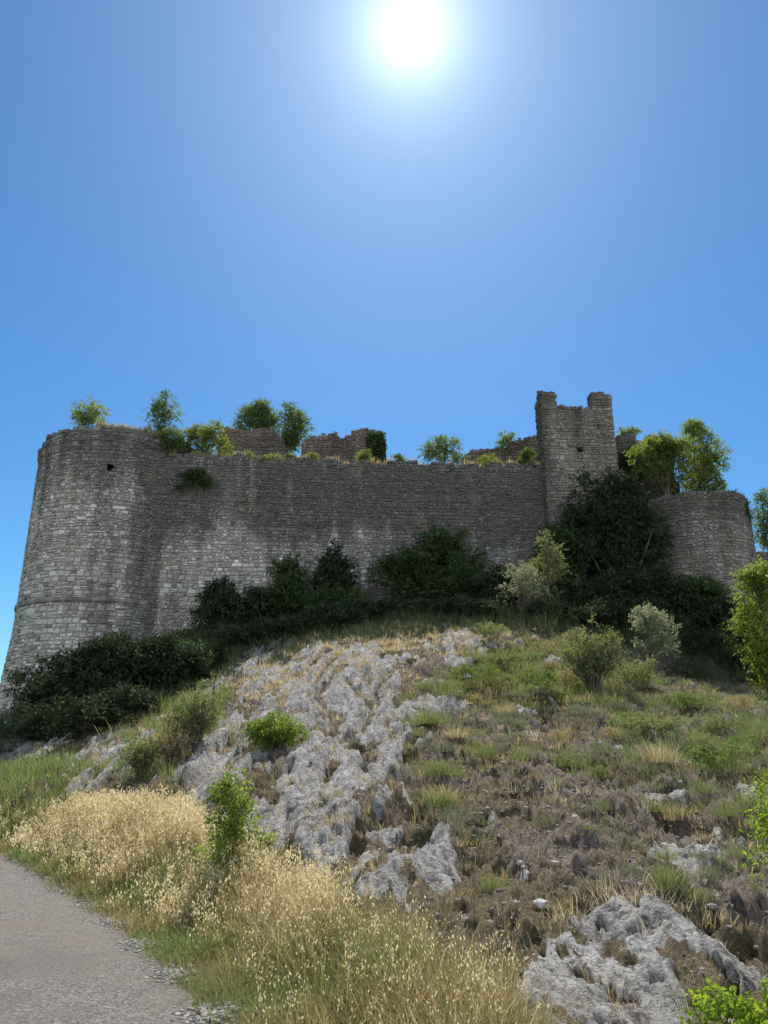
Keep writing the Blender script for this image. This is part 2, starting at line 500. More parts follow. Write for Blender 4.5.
def height(x, y, full=False):
    x = np.asarray(x, float); y = np.asarray(y, float)
    zb = base_h(x, y)
    rsd = road_sd(x, y)
    off = sstep(0.0, 2.2, rsd)
    near = (np.abs(x) < 60) & (y < 80)
    rock = rock_amount(x, y, zb)
    rib = fbm(x * 0.85 + 0.1 * y, y * 0.13, 3, 4, 0.5)
    stt = strata(x, y)
    slab = np.where(stt < 0.82, stt / 0.82, (1 - stt) / 0.18)
    blk = fbm(x * 2.2 + 0.15 * y, y * 0.8, 23, 4, 0.6)
    z = zb + off * 0.16 * rib
    zs = np.clip((y - 3.0) / 12.0, 0.16, 1.0)
    z = z + off * zs * rock * (0.03 + 0.20 * slab + 0.06 * blk + 0.05 * np.round(3.0 * blk) / 3.0 + 0.016 * fbm(x * 7, y * 4, 31, 4, 0.6)) + off * rock * sstep(16, 8, y) * (0.030 * fbm(x * 4.2, y * 4.2, 33, 5, 0.62) - 0.05 * sstep(0.25, 0.6, fbm(x * 5 + 2, y * 5, 34, 3)))
    soil = fbm(x * 1.3, y * 1.0, 51, 3, 0.5) * 0.13 + (0.5 - np.abs(fbm(x * 2.6, y * 2.2, 61, 5, 0.7))) * 0.24
    z = z + off * zs ** 0.7 * (1 - rock) * soil
    # broken little terraces across the loose slope
    tq = zb * 2.1 + 0.9 * fbm(x * 0.55, y * 0.5, 53, 3) + 0.35 * fbm(x * 2.4, y * 2.0, 54, 3)
    tf_ = tq - np.floor(tq)
    z = z + off * (1 - rock) * (x > -2) * sstep(1.0, 2.5, rsd) * 0.42 / 2.1 * 2 * (sstep(0.55, 1.0, tf_) - tf_) * sstep(-0.25, 0.25, fbm(x * 0.9, y * 0.6, 55, 3))
    for P in _ridge_w:
        best = np.full(x.shape, 1e9); side = np.zeros(x.shape)
        for a, b_ in zip(P[:-1], P[1:]):
            e = b_ - a
            t = np.clip(((x - a[0]) * e[0] + (y - a[1]) * e[1]) / (e @ e), 0, 1)
            dx, dy = x - a[0] - t * e[0], y - a[1] - t * e[1]
            d = np.sqrt(dx * dx + dy * dy)
            m = d < best
            best = np.where(m, d, best)
            side = np.where(m, dx * e[1] - dy * e[0], side)
        wd = np.where(side > 0, 0.25, 0.7)
        z = z + 0.2 * np.exp(-(best / wd) ** 2) * off
    # road bed lies flat
    z = np.where(near, z, zb)
    flat = 1 - sstep(-0.1, 1.2, rsd)
    inroad = flat * (rsd > -ROAD_W - 2)
    z = z * (1 - inroad) + 0.0 * inroad
    # raised castle yard behind the walls
    wl = wall_line(np.clip(x, -20, 30))
    yard = sstep(0.0, 0.5, y - (wl + 0.9)) * sstep(0, 0.5, x + 14.5) * sstep(0, 0.5, 18.5 - x) * (1 - sstep(57, 63, y))
    z = z * (1 - yard) + (17.0 + 0.25 * pn(x * 0.5, y * 0.5, 7)) * yard
    if full:
        return z, rock, rsd, zb
    return z
_YS = np.geomspace(4.2, 42, 600)
def hit(px, py):
    u, v = (px - 384.0) / FPX, (512.0 - py) / FPX
    d = np.array([u, CP - v * SP, SP + v * CP])
    Q = CAM + d[None, :] * (_YS / d[1])[:, None]
    m = np.nonzero(Q[:, 2] <= height(Q[:, 0], Q[:, 1]) + 0.01)[0]
    return Q[m[0]] if len(m) else Q[-1]
def ground(x, y):
    return float(height(np.array([x]), np.array([y]))[0])

# polar grid round the viewpoint, denser where the hill is looked at
NA = 620
ang = np.concatenate([np.linspace(-180, -37, 50, endpoint=False), np.linspace(-37, 37, NA, endpoint=False), np.linspace(37, 180, 50, endpoint=False)])
rad = np.concatenate([np.linspace(0.15, 3.4, 12, endpoint=False), np.geomspace(3.4, 52, 460, endpoint=False), np.geomspace(52, 2500, 40)])
A, RR = np.meshgrid(np.radians(ang), rad)
TX, TY = RR * np.sin(A), RR * np.cos(A)
TZ, TROCK, TRSD, TZB = height(TX, TY, True)
nr, na = TX.shape
idx = np.arange(nr * na).reshape(nr, na)
nxt = np.roll(idx, -1, axis=1)
quads = np.stack([idx[:-1], nxt[:-1], nxt[1:], idx[1:]], -1).reshape(-1, 4)[:, ::-1]
TPX, TPY = proj(TX, TY, TZ)
# ground cover colour: 0 bare brown soil, 1 dry straw litter ; and green amount
straw = np.clip(0.5 + 0.9 * fbm(TX * 0.9, TY * 0.6, 71, 4, 0.55), 0, 1)
verge = 1 - sstep(2.5, 4.5, TRSD)
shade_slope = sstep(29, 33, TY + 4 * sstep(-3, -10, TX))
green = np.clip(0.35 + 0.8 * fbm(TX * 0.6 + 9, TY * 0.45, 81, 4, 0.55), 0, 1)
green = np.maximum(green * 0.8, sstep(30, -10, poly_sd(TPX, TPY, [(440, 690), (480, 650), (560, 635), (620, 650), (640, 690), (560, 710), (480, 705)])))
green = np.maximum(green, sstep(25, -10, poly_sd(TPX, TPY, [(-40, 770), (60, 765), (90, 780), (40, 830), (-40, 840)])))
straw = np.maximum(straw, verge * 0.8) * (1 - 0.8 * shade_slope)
green = np.maximum(green, 0.85 * shade_slope)  # castle shade put into the ground colour: darker green, less straw
V = np.stack([TX, TY, TZ], -1).reshape(-1, 3)
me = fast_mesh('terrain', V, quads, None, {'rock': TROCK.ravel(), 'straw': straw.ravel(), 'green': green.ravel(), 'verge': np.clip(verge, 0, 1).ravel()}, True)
def terrain_mat():
    m, t, out = new_mat('hillside_ground'); b = NB(t)
    p = b.pos()
    rock, straw_, green_ = b.attr('rock'), b.attr('straw'), b.attr('green')
    soil = b.ramp(b.noise(p, 5.0, 6, 0.7), [(0.28, (0.06, 0.045, 0.04)), (0.42, (0.185, 0.146, 0.118)), (0.58, (0.35, 0.288, 0.238)), (0.8, (0.50, 0.43, 0.37))])
    dry = b.ramp(b.noise(p, 11.0, 5, 0.7), [(0.3, (0.10, 0.075, 0.04)), (0.55, (0.25, 0.195, 0.115)), (0.8, (0.40, 0.33, 0.21))])
    grn = b.ramp(b.noise(p, 9.0, 5, 0.7), [(0.3, (0.045, 0.055, 0.02)), (0.6, (0.12, 0.14, 0.05)), (0.8, (0.20, 0.21, 0.09))])
    g = b.mix(b.ramp(b.math('ADD', b.math('MULTIPLY', straw_, 0.7), b.math('MULTIPLY', b.noise(p, 2.6, 4, 0.65), 0.5)), [(0.5, 0.0), (0.75, 1.0)]), soil, dry)
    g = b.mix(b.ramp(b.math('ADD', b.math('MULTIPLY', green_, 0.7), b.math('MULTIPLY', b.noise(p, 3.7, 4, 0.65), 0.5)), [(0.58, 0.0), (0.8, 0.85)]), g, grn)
    # small pale pebbles in the soil
    peb = b.ramp(b.voro(p, 14.0), [(0.10, 1.0), (0.16, 0.0)])
    peb = b.math('MULTIPLY', peb, b.ramp(b.noise(p, 1.8, 3), [(0.5, 0.0), (0.6, 0.8)]))
    g = b.mix(peb, g, (0.42, 0.39, 0.36))
    rk = b.ramp(b.noise(p, 2.4, 7, 0.72), [(0.25, (0.20, 0.185, 0.17)), (0.41, (0.43, 0.41, 0.385)), (0.54, (0.62, 0.595, 0.56)), (0.70, (0.80, 0.775, 0.74))])
    rk = b.mix(b.ramp(b.noise(p, 13.0, 5, 0.75), [(0.38, 0.85), (0.52, 0.0)]), rk, (0.11, 0.10, 0.095))
    pits = b.ramp(b.voro(p, 21.0), [(0.12, 0.8), (0.24, 0.0)])
    rk = b.mix(b.math('MULTIPLY', pits, b.ramp(b.noise(p, 3.0, 3), [(0.45, 0.0), (0.6, 1.0)])), rk, (0.09, 0.085, 0.08))
    crk = b.ramp(b.noise(b.pos((2.2, 0.55, 1.2)), 1.6, 6, 0.7, 0.6), [(0.470, 0.0), (0.495, 1.0), (0.505, 1.0), (0.53, 0.0)])
    rk = b.mix(b.math('MULTIPLY', crk, 0.45), rk, (0.085, 0.075, 0.07))
    rk = b.mix(b.ramp(b.noise(p, 1.1, 4, 0.6), [(0.58, 0.0), (0.72, 0.45)]), rk, (0.26, 0.19, 0.12))
    rf = b.ramp(b.math('ADD', rock, b.math('MULTIPLY', b.math('SUBTRACT', b.noise(p, 6.5, 7, 0.75), 0.5), 1.15)), [(0.42, 0.0), (0.56, 1.0)])
    c = b.mix(rf, g, rk)
    pr = b.n('ShaderNodeBsdfPrincipled'); pr.inputs['Roughness'].default_value = 0.95
    pr.inputs['Specular IOR Level'].default_value = 0.15
    b.l(c, pr.inputs['Base Color'])
    hb = b.math('ADD', b.noise(p, 7.0, 7, 0.78), b.math('MULTIPLY', b.noise(p, 34.0, 4, 0.7), 0.5))
    hb = b.math('SUBTRACT', hb, b.math('MULTIPLY', pits, 0.4))
    b.l(b.bump(hb, 1.0, 0.16), pr.inputs['Normal'])
    b.l(pr.outputs[0], out.inputs[0])
    return m
tag(link('terrain', me, terrain_mat()), kind='structure')

# road sheet
def road_mat():
    m, t, out = new_mat('worn_gravelly_asphalt'); b = NB(t)
    p = b.pos()
    c = b.ramp(b.voro(p, 62.0, 'F1', 'Color'), [(0.15, (0.075, 0.068, 0.06)), (0.5, (0.15, 0.135, 0.117)), (0.85, (0.27, 0.245, 0.215))])
    c = b.mix(b.ramp(b.noise(p, 0.9, 5, 0.6), [(0.42, 0.0), (0.60, 0.75)]), c, (0.18, 0.15, 0.115))
    c = b.mix(b.ramp(b.noise(b.pos((1, 1, 1)), 0.55, 6, 0.65), [(0.52, 0.0), (0.6, 0.45)]), c, (0.10, 0.095, 0.09))
    c = b.mix(b.ramp(b.noise(p, 25.0, 4, 0.7), [(0.3, 0.6), (0.5, 0.0)]), c, (0.09, 0.085, 0.08))
    pr = b.n('ShaderNodeBsdfPrincipled'); pr.inputs['Roughness'].default_value = 0.85
    pr.inputs['Specular IOR Level'].default_value = 0.3
    b.l(c, pr.inputs['Base Color'])
    hb = b.math('ADD', b.voro(p, 62.0), b.noise(p, 120.0, 3, 0.7))
    b.l(b.bump(hb, 0.9, 0.012), pr.inputs['Normal'])
    b.l(pr.outputs[0], out.inputs[0]); return m
nac = 24
tt = np.linspace(0, 1, nac)
wob = fbm(np.arange(700) * 0.35, np.zeros(700), 91, 3) * 0.09
RV = []
for j, t_ in enumerate(tt):
    o_ = ROAD_W * t_ + (wob if j == 0 else 0)
    xy = EDGE_D + _left * np.asarray(o_)[..., None] if np.ndim(o_) else EDGE_D + _left * o_
    crown = 0.035 * (1 - (2 * t_ - 1) ** 2)
    RV.append(np.column_stack([xy, np.full(700, 0.008 + crown)]))
RV = np.stack(RV, 1).reshape(-1, 3)
ii = np.arange(700 * nac).reshape(700, nac)
rq = np.stack([ii[:-1, :-1], ii[1:, :-1], ii[1:, 1:], ii[:-1, 1:]], -1).reshape(-1, 4)
tag(link('road', fast_mesh('road', RV, rq, None, None, True), road_mat()), kind='structure')

# ------------------------------------------------------------------ masonry
rng = np.random.default_rng(7)
def masonry(name, mapf, u0, u1, vbot, top, thick, mat, parent, origin, closed=False, hrange=(0.15, 0.30), holes=(), stain=None, cell=0.2, both=False, aspect=(0.75, 1.9), crest=True, bright=0.0):
    """Rubble walling: a core with a ragged top plus individually laid stones standing proud of the mortar.
    mapf(u, v, d) gives the world point at run u, height v, depth d in front of the face."""
    mb = MB()
    nu = max(2, int(round((u1 - u0) / cell)))
    us = np.linspace(u0, u1, nu + 1)
    vmax = float(np.max(top(us))) + 0.3
    nv = int((vmax - vbot) / cell) + 1
    vs = vbot + np.arange(nv + 1) * cell
    uc = 0.5 * (us[:-1] + us[1:])
    solid = (vs[:-1, None] + 0.5 * cell) < top(uc)[None, :] - 0.03
    for (hu, hv, hw, hh) in holes:
        solid &= ~((np.abs(uc[None, :] - hu) < hw / 2 + cell * 0.3) & (np.abs(vs[:-1, None] + cell / 2 - hv) < hh / 2 + cell * 0.3))
    UU, VV = np.meshgrid(us, vs)
    wob_ = 0.03 * pn(UU * 2.1, VV * 2.1, 3)
    F = mapf(UU, VV, wob_ - 0.02); B = mapf(UU, VV, np.full(UU.shape, -thick) + wob_)
    n1 = UU.size
    I = np.arange(n1).reshape(UU.shape)
    Q = []
    js, is_ = np.nonzero(solid)
    nuu = nu
    for j, i in zip(js, is_):
        a, b_, c, d = I[j, i], I[j, i + 1], I[j + 1, i + 1], I[j + 1, i]
        Q.append((a, b_, c, d)); Q.append((a + n1, d + n1, c + n1, b_ + n1))
        if j + 1 >= nv or not solid[j + 1, i]: Q.append((d, c, c + n1, d + n1))
        il, ir = i - 1, i + 1
        if closed: il, ir = il % nuu, ir % nuu
        if il < 0 or not solid[j, il]: Q.append((a, d, d + n1, a + n1))
        if ir >= nuu or not solid[j, ir]: Q.append((b_, b_ + n1, c + n1, c))
    stf = (lambda u, v: np.zeros(np.shape(u))) if stain is None else stain
    st_core = np.concatenate([stf(UU, VV).ravel()] * 2)
    mb.add(np.concatenate([F.reshape(-1, 3), B.reshape(-1, 3)]), Q, None, 0.22, st_core)
    # stones
    SV, SQ, SR, SS = [], [], [], []
    def lay(sgn):
        v = vbot
        ci = 0
        while v < vmax:
            big = 1.0 + 0.35 * float(pn(np.array(v * 0.45), np.array(3.3), 77))
            h = rng.uniform(*hrange) * big
            if rng.random() < 0.25: h *= rng.uniform(0.5, 0.75)
            u = u0 - rng.random() * 0.3
            ush = rng.random() * 50
            while u < u1:
                L = min(h * rng.uniform(*aspect) * (1.7 if rng.random() < 0.06 else 1.0), 0.8)
                ua, ub = max(u, u0), min(u + L, u1)
                u += L
                if ub - ua < 0.06: continue
                um, vm = 0.5 * (ua + ub), v + h / 2
                dv = 0.06 * float(pn(np.array(um * 0.35), np.array(ci * 0.37), 19)) + 0.05 * float(pn(np.array(um * 1.7), np.array(ci * 0.8), 20)) + 0.12 * float(pn(np.array(um * 0.09), np.array(vm * 0.2), 29))
                if vm + dv > float(top(np.array([um]))[0]) + rng.uniform(-0.08, 0.06): continue
                if any(abs(um - a) < c_ / 2 + 0.06 and abs(vm - b_) < d_ / 2 + 0.06 for a, b_, c_, d_ in holes): continue
                if rng.random() < 0.012: continue
                parts = [(v, v + h)]
                if h > 0.17 and rng.random() < 0.3:
                    k = v + h * rng.uniform(0.35, 0.65); parts = [(v, k), (k, v + h)]
                for (va, vb) in parts:
                    g = rng.uniform(0.006, 0.022)
                    j = lambda s: rng.uniform(-s, s)
                    cu = [ua + g + j(.035), ub - g + j(.035), ub - g + j(.035), ua + g + j(.035)]
                    cv = [va + g + j(.028) + dv, va + g + j(.028) + dv, vb - g + j(.028) + dv, vb - g + j(.028) + dv]
                    d = rng.uniform(0.008, 0.055)
                    mu, mv = sum(cu) / 4, sum(cv) / 4
                    kk = rng.uniform(0.68, 0.86)
                    iu = [mu + (a - mu) * kk for a in cu]; iv = [mv + (a - mv) * kk for a in cv]
                    idp = [d + j(.014) for _ in range(4)]
                    SV.append((cu + iu, cv + iv, [-0.04] * 4 + idp, sgn))
                    r_ = np.clip(rng.normal(0.60 + bright, 0.22), 0, 1)
                    SR.append(r_)
            v += h
            ci += 1
    lay(1)
    n0 = len(SV)
    if both: lay(-1)
    U8 = np.array([s[0] for s in SV]); V8 = np.array([s[1] for s in SV]); D8 = np.array([s[2] for s in SV])
    sg = np.array([s[3] for s in SV])[:, None]
    D8 = np.where(sg > 0, D8, -thick - D8)
    pts = mapf(U8, V8, D8).reshape(-1, 3)
    q0 = np.array([[4, 5, 6, 7], [0, 1, 5, 4], [1, 2, 6, 5], [2, 3, 7, 6], [3, 0, 4, 7]])
    q1 = q0[:, ::-1]
    allq = np.concatenate([(q0 if i < n0 else q1) + 8 * i for i in range(len(SV))])
    mb.add(pts, allq, None, np.repeat(np.array(SR), 8), stf(np.repeat(U8.mean(1), 8), np.repeat(V8.mean(1), 8)))
    # loose stones along the broken crest
    if crest:
        for u in np.arange(u0 + 0.1, u1 - 0.1, 0.27):
            for dd in np.arange(0.1, min(thick, 1.6), 0.3):
                if rng.random() < 0.25: continue
                uu = u + rng.uniform(-.1, .1)
                tv = float(top(np.array([uu]))[0]) - 0.05
                s = np.array([rng.uniform(.09, .2), rng.uniform(.08, .17), rng.uniform(.05, .13)])
                cx = np.array([[-1, -1, -1], [1, -1, -1], [1, 1, -1], [-1, 1, -1], [-1, -1, 1], [1, -1, 1], [1, 1, 1], [-1, 1, 1]], float) * s
                cx *= rng.uniform(0.75, 1.1, (8, 3))
                a = rng.uniform(-.5, .5); ca, sa = math.cos(a), math.sin(a)
                cx[:, [0, 1]] = cx[:, [0, 1]] @ np.array([[ca, -sa], [sa, ca]])
                P = mapf(uu + cx[:, 0], tv + cx[:, 2], -dd + cx[:, 1])
                mb.add(P, [[0, 3, 2, 1], [4, 5, 6, 7], [0, 1, 5, 4], [1, 2, 6, 5], [2, 3, 7, 6], [3, 0, 4, 7]], None, rng.uniform(.15, .8), float(stf(np.array(uu), np.array(tv))))
    return link(name, mb.mesh(name, origin), mat, parent)
def recess(mapf, hu, hv, hw, hh, parent, origin, deep=0.7, name='putlog_hole'):
    hw += 0.25; hh += 0.25
    mb = MB()
    u = np.array([hu - hw / 2, hu + hw / 2, hu + hw / 2, hu - hw / 2] * 2)
    v = np.array([hv - hh / 2, hv - hh / 2, hv + hh / 2, hv + hh / 2] * 2)
    d = np.array([-0.06] * 4 + [-deep] * 4)
    mb.add(mapf(u, v, d), [[7, 6, 5, 4], [0, 4, 5, 1], [1, 5, 6, 2], [2, 6, 7, 3], [3, 7, 4, 0]])
    return link(name, mb.mesh(name, origin), M_HOLE, parent)
def plane_map(p0, p1):
    p0, p1 = np.array(p0, float), np.array(p1, float)
    e = (p1 - p0) / np.linalg.norm(p1 - p0)
    nrm_ = np.array([e[1], -e[0]])          # towards the camera for a wall running left to right
    def f(u, v, d):
        u, v, d = np.broadcast_arrays(np.asarray(u, float), np.asarray(v, float), np.asarray(d, float))
        return np.stack([p0[0] + e[0] * u + nrm_[0] * d, p0[1] + e[1] * u + nrm_[1] * d, v], -1)
    return f, float(np.linalg.norm(p1 - p0))
def drum_map(c, rf):
    """u is an arc length at radius r0, zero at the point facing the camera, growing to the right."""
    r0 = rf(np.array([10.0]))[0]
    def f(u, v, d):
        u, v, d = np.broadcast_arrays(np.asarray(u, float), np.asarray(v, float), np.asarray(d, float))
        a = u / r0
        r = rf(v) + d
        return np.stack([c[0] + r * np.sin(a), c[1] - r * np.cos(a), v], -1)
    return f, 2 * math.pi * r0

# left round tower
TC = (-16.25, 43.9)
tw_r = lambda v: 5.0 + 0.45 * np.clip((8.6 - np.asarray(v, float)) / 6.0, 0, 1.2) ** 1.2 + 0.10 * sstep(18.3, 18.5, np.asarray(v, float))
tmap, tcirc = drum_map(TC, tw_r)
def tw_top(u):
    u = np.asarray(u, float)
    return 19.25 + 0.18 * fbm(u * 0.7, u * 0 + 2, 11, 3) + 0.05 * np.sign(pn(u * 2.6, u * 0, 13)) - 0.95 * sstep(2.6, 6.5, -u) * (0.6 + pn(u * 1.2, u * 0 + 5, 15))
def tw_stain(u, v):
    u, v = np.asarray(u, float), np.asarray(v, float)
    s = 0.75 * sstep(14.8, 18.0, v + 0.9 * pn(u * 0.5, v * 0.2, 33)) + 0.06
    s = s + 0.5 * np.clip(pn(u * 0.7, v * 0.06, 36), 0, 1) + 0.3 * pn(u * 2.2, v * 0.12, 37)
    s = s + 0.7 * sstep(1.2, 0.2, np.abs(u - 3.0 - 0.3 * pn(v * 0.4, v * 0, 35)))
    return s + 0.35 * sstep(4.6, 3.6, v)
TB = (TC[0], TC[1], 2.0)
o_t = empty('round_tower', TB)
tag(o_t, 'tall pale stone round tower with string course at the left end of the castle', 'tower')
_hp = at(109, 468, 39.0)
HT = (float(math.asin(np.clip((_hp[0] - TC[0]) / 5.0, -1, 1)) * 5.0), float(_hp[2]), 0.28, 0.30)
masonry('masonry', tmap, -tcirc / 2, tcirc / 2, 0.5, tw_top, 1.5, M_PALE, o_t, TB, closed=True, hrange=(0.16, 0.32), holes=[HT], stain=tw_stain)
recess(tmap, *HT, o_t, TB)
def ring_course(name, c, rf, z, hh, out, parent, origin, mat):
    mb = MB()
    n = 150
    prof = [(-0.05, -hh / 2), (out * 0.8, -hh / 2), (out, -hh * 0.2), (out, hh * 0.25), (out * 0.7, hh / 2), (-0.05, hh / 2)]
    k = len(prof)
    a = np.arange(n) * 2 * np.pi / n
    VV = []
    for ai in a:
        jz, jr = rng.uniform(-.025, .025), rng.uniform(-.02, .02)
        for (d, dz) in prof:
            r = rf(np.array([z]))[0] + d + (jr if d > 0 else 0)
            VV.append((c[0] + r * math.sin(ai), c[1] - r * math.cos(ai), z + dz + jz))
    Q = [[i * k + j, ((i + 1) % n) * k + j, ((i + 1) % n) * k + (j + 1) % k, i * k + (j + 1) % k] for i in range(n) for j in range(k)]
    rr = np.repeat(np.repeat(np.random.default_rng(3).uniform(.1, .6, n // 2), 2), k)
    mb.add(VV, Q, None, rr, 0.55)
    return link(name, mb.mesh(name, origin), mat, parent)
_rz = at(75, 599, 38.9)[2]
ring_course('string_course', TC, tw_r, float(_rz), 0.22, 0.13, o_t, TB, M_PALE)
# rubble fill closing the top of the tower
def drum_fill(c, r, z, parent, origin, mat):
    mb = MB()
    n, m_ = 48, 12
    V = [(c[0], c[1], z)]
    for i in range(1, m_ + 1):
        for k in range(n):
            a = 2 * math.pi * k / n
            rr_ = r * i / m_
            x, y = c[0] + rr_ * math.sin(a), c[1] - rr_ * math.cos(a)
            V.append((x, y, z + 0.2 * float(pn(np.array(x * 1.3), np.array(y * 1.3), 3))))
    T = [[0, 1 + (k + 1) % n, 1 + k] for k in range(n)]
    Q = [[1 + i * n + k, 1 + i * n + (k + 1) % n, 1 + (i + 1) * n + (k + 1) % n, 1 + (i + 1) * n + k] for i in range(m_ - 1) for k in range(n)]
    mb.add(V, Q, T, 0.3, 0.5)
    return link('rubble_fill', mb.mesh('rubble_fill', origin), mat, parent)
drum_fill(TC, 4.2, 18.9, o_t, TB, M_PALE)

# long curtain wall
cmap, clen = plane_map(WALL_A - np.array([1.2, 0.105]), WALL_B)
def cw_top(u):
    u = np.asarray(u, float)
    return 18.05 + 0.16 * fbm(u * 0.45, u * 0, 21, 4) + 0.10 * np.sign(pn(u * 1.1, u * 0 + 4, 22)) + 0.12 * sstep(20, 23, u)
def cw_stain(u, v):
    u, v = np.asarray(u, float), np.asarray(v, float)
    b_ = 13.6 + 1.0 * fbm(u * 0.25, u * 0 + 1, 43, 3) + 0.8 * pn(u * 1.3, v * 0.2, 44)
    s = 0.95 * sstep(-0.9, 0.9, v - b_) - 0.02
    s = s + 0.5 * sstep(13, 17, u) * (1 - 0.4 * sstep(11.5, 9, v))
    s = s + 0.6 * sstep(1.6, 0.5, np.abs(u - 0.9))
    s = s + 0.75 * np.clip(pn(u * 0.75, v * 0.05, 45), 0, 1) + 0.4 * pn(u * 2.6, v * 0.10, 46)
    return s
CO = (float(WALL_A[0]), float(WALL_A[1]), 6.0)
o_c = empty('curtain_wall', CO)
tag(o_c, 'long straight stone castle wall between round tower and square turret, darker in its upper half', 'wall', kind='thing')
masonry('masonry', cmap, 0, clen, 4.0, cw_top, 1.7, M_PALE, o_c, CO, hrange=(0.13, 0.26), stain=cw_stain, bright=-0.03)

# square turret with two merlons
TL, TRt, TYf = 9.60, 13.92, 41.3
tf, tflen = plane_map((TL, TYf), (TRt, TYf))
_nz, _mz = 21.76, 22.75
def tu_top(u):
    u = np.asarray(u, float)
    m = np.maximum(sstep(0.95, 0.83, u), sstep(3.12, 3.22, u))
    return _nz + (_mz - _nz) * m + 0.07 * pn(u * 2.2, u * 0, 55) + 0.05 * np.sign(pn(u * 3.1, u * 0 + 2, 56)) - 0.2 * sstep(4.0, 4.3, u)
def tu_stain(u, v):
    u, v = np.asarray(u, float), np.asarray(v, float)
    return 0.32 + 0.4 * sstep(20.6, 22.2, v) + 0.25 * pn(u * 0.6, v * 0.25, 57) + 0.3 * sstep(0.6, 0.1, u)
UO = (0.5 * (TL + TRt), TYf + 1, 8.0)
o_u = empty('square_turret', UO)
tag(o_u, 'square stone turret with two merlons rising above the right end of the long wall', 'tower')
def hole_on(px, py):
    q = at(px, py, TYf); return float(q[0] - TL), float(q[2])
H1 = hole_on(601.5, 428.5) + (0.26, 0.34)
H2 = hole_on(581, 448) + (0.25, 0.25)
masonry('front_wall', tf, 0, tflen, 6.0, tu_top, 1.0, M_GREY, o_u, UO, hrange=(0.12, 0.25), holes=[H1, H2], stain=tu_stain)
recess(tf, *H1, o_u, UO); recess(tf, *H2, o_u, UO)
sf_, sl_ = plane_map((TL, TYf + 1.7), (TL, TYf))
masonry('side_wall', sf_, 0, sl_ - 0.02, 6.0, lambda u: 22.75 - 0.1 * sstep(0.9, 0.5, np.asarray(u, float)) + 0.1 * pn(np.asarray(u) * 2, np.asarray(u) * 0, 58), 0.9, M_GREY, o_u, UO, hrange=(0.13, 0.26), stain=lambda u, v: 0.7 + 0 * np.asarray(u, float))
sr_, sl2 = plane_map((TRt, TYf), (TRt, TYf + 2.6))
masonry('side_wall', sr_, 0.02, sl2, 6.0, lambda u: 22.4 - 0.5 * sstep(0.9, 1.5, np.asarray(u, float)) + 0.1 * pn(np.asarray(u) * 2, np.asarray(u) * 0, 59), 0.9, M_GREY, o_u, UO, hrange=(0.13, 0.26), stain=lambda u, v: 0.6 + 0 * np.asarray(u, float))

# right low round tower
RC = (18.55, 43.0)
rt_r = lambda v: 3.2 + 0.25 * np.clip((9.0 - np.asarray(v, float)) / 6.0, 0, 1.2)
rmap, rcirc = drum_map(RC, rt_r)
def rt_top(u):
    u = np.asarray(u, float)
    return 15.75 + 0.12 * fbm(u * 0.8, u * 0, 65, 3) - 0.35 * sstep(3.0, 5.0, u)
RB = (RC[0], RC[1], 5.0)
o_r = empty('round_tower', RB)
tag(o_r, 'low round stone tower at the right end of the castle, half hidden by dark shrubs', 'tower')
masonry('masonry', rmap, -rcirc / 2, rcirc / 2, 3.0, rt_top, 1.2, M_GREY, o_r, RB, closed=True, hrange=(0.14, 0.27), stain=lambda u, v: 0.42 + 0.3 * pn(np.asarray(u) * 0.5, np.asarray(v) * 0.3, 66) + 0.3 * sstep(13.8, 15.4, np.asarray(v, float)))
drum_fill(RC, 2.6, 15.45, o_r, RB, M_GREY)

# broken walls
def broken_wall(label, pts_px, Y0, Y1, zbot, thick, mat, name='ruined_wall', stain=0.5, hr=(0.13, 0.26), seed=0):
    """pts_px: the broken top edge read off the photograph, left to right."""
    xs = [p[0] for p in pts_px]
    a = at(xs[0], pts_px[0][1], Y0); b_ = at(xs[-1], pts_px[-1][1], Y1)
    f, L = plane_map(a[:2], b_[:2])
    P = []
    for k, (px, py) in enumerate(pts_px):
        t_ = (px - xs[0]) / (xs[-1] - xs[0])
        q = at(px, py, Y0 + (Y1 - Y0) * t_)
        P.append((float(np.hypot(q[0] - a[0], q[1] - a[1])), float(q[2])))
    P = np.array(P)
    top = lambda u: np.interp(np.asarray(u, float), P[:, 0], P[:, 1]) + 0.09 * pn(np.asarray(u, float) * 2.4, np.asarray(u) * 0, 70 + seed) + 0.06 * np.sign(pn(np.asarray(u, float) * 3.3, np.asarray(u) * 0 + 3, 71 + seed))
    org = (float(0.5 * (a[0] + b_[0])), float(0.5 * (a[1] + b_[1])), zbot)
    o = masonry(name, f, 0, L, zbot, top, thick, mat, None, org, hrange=hr, stain=lambda u, v: stain + 0.25 * pn(np.asarray(u) * 0.6, np.asarray(v) * 0.3, 72 + seed), both=True)
    o.location = org
    tag(o, label, 'ruined wall', kind='thing')
    return o
broken_wall('low ruined inner wall with a sloping right end, in front of two dark trees', [(219, 431), (226, 428), (240, 431), (262, 429), (272, 429), (278, 434), (284, 446), (288, 458), (291, 470)], 47.5, 47.5, 16.8, 1.2, M_RUIN, seed=1)
broken_wall('jagged ruined inner wall with ivy on its right end', [(301, 456), (303, 444), (306, 438), (314, 436), (318, 439), (322, 432), (328, 436), (333, 433), (338, 434), (343, 440), (349, 436), (354, 430), (366, 429), (378, 431), (384, 434), (386, 452)], 47.5, 47.5, 16.8, 1.2, M_RUIN, seed=2)
broken_wall('low broken wall stub against the left side of the turret', [(462, 461), (470, 451), (490, 450), (500, 447), (506, 448), (512, 441), (524, 440), (534, 437), (539, 436)], 45.5, 45.5, 16.8, 1.0, M_RUIN, seed=3)
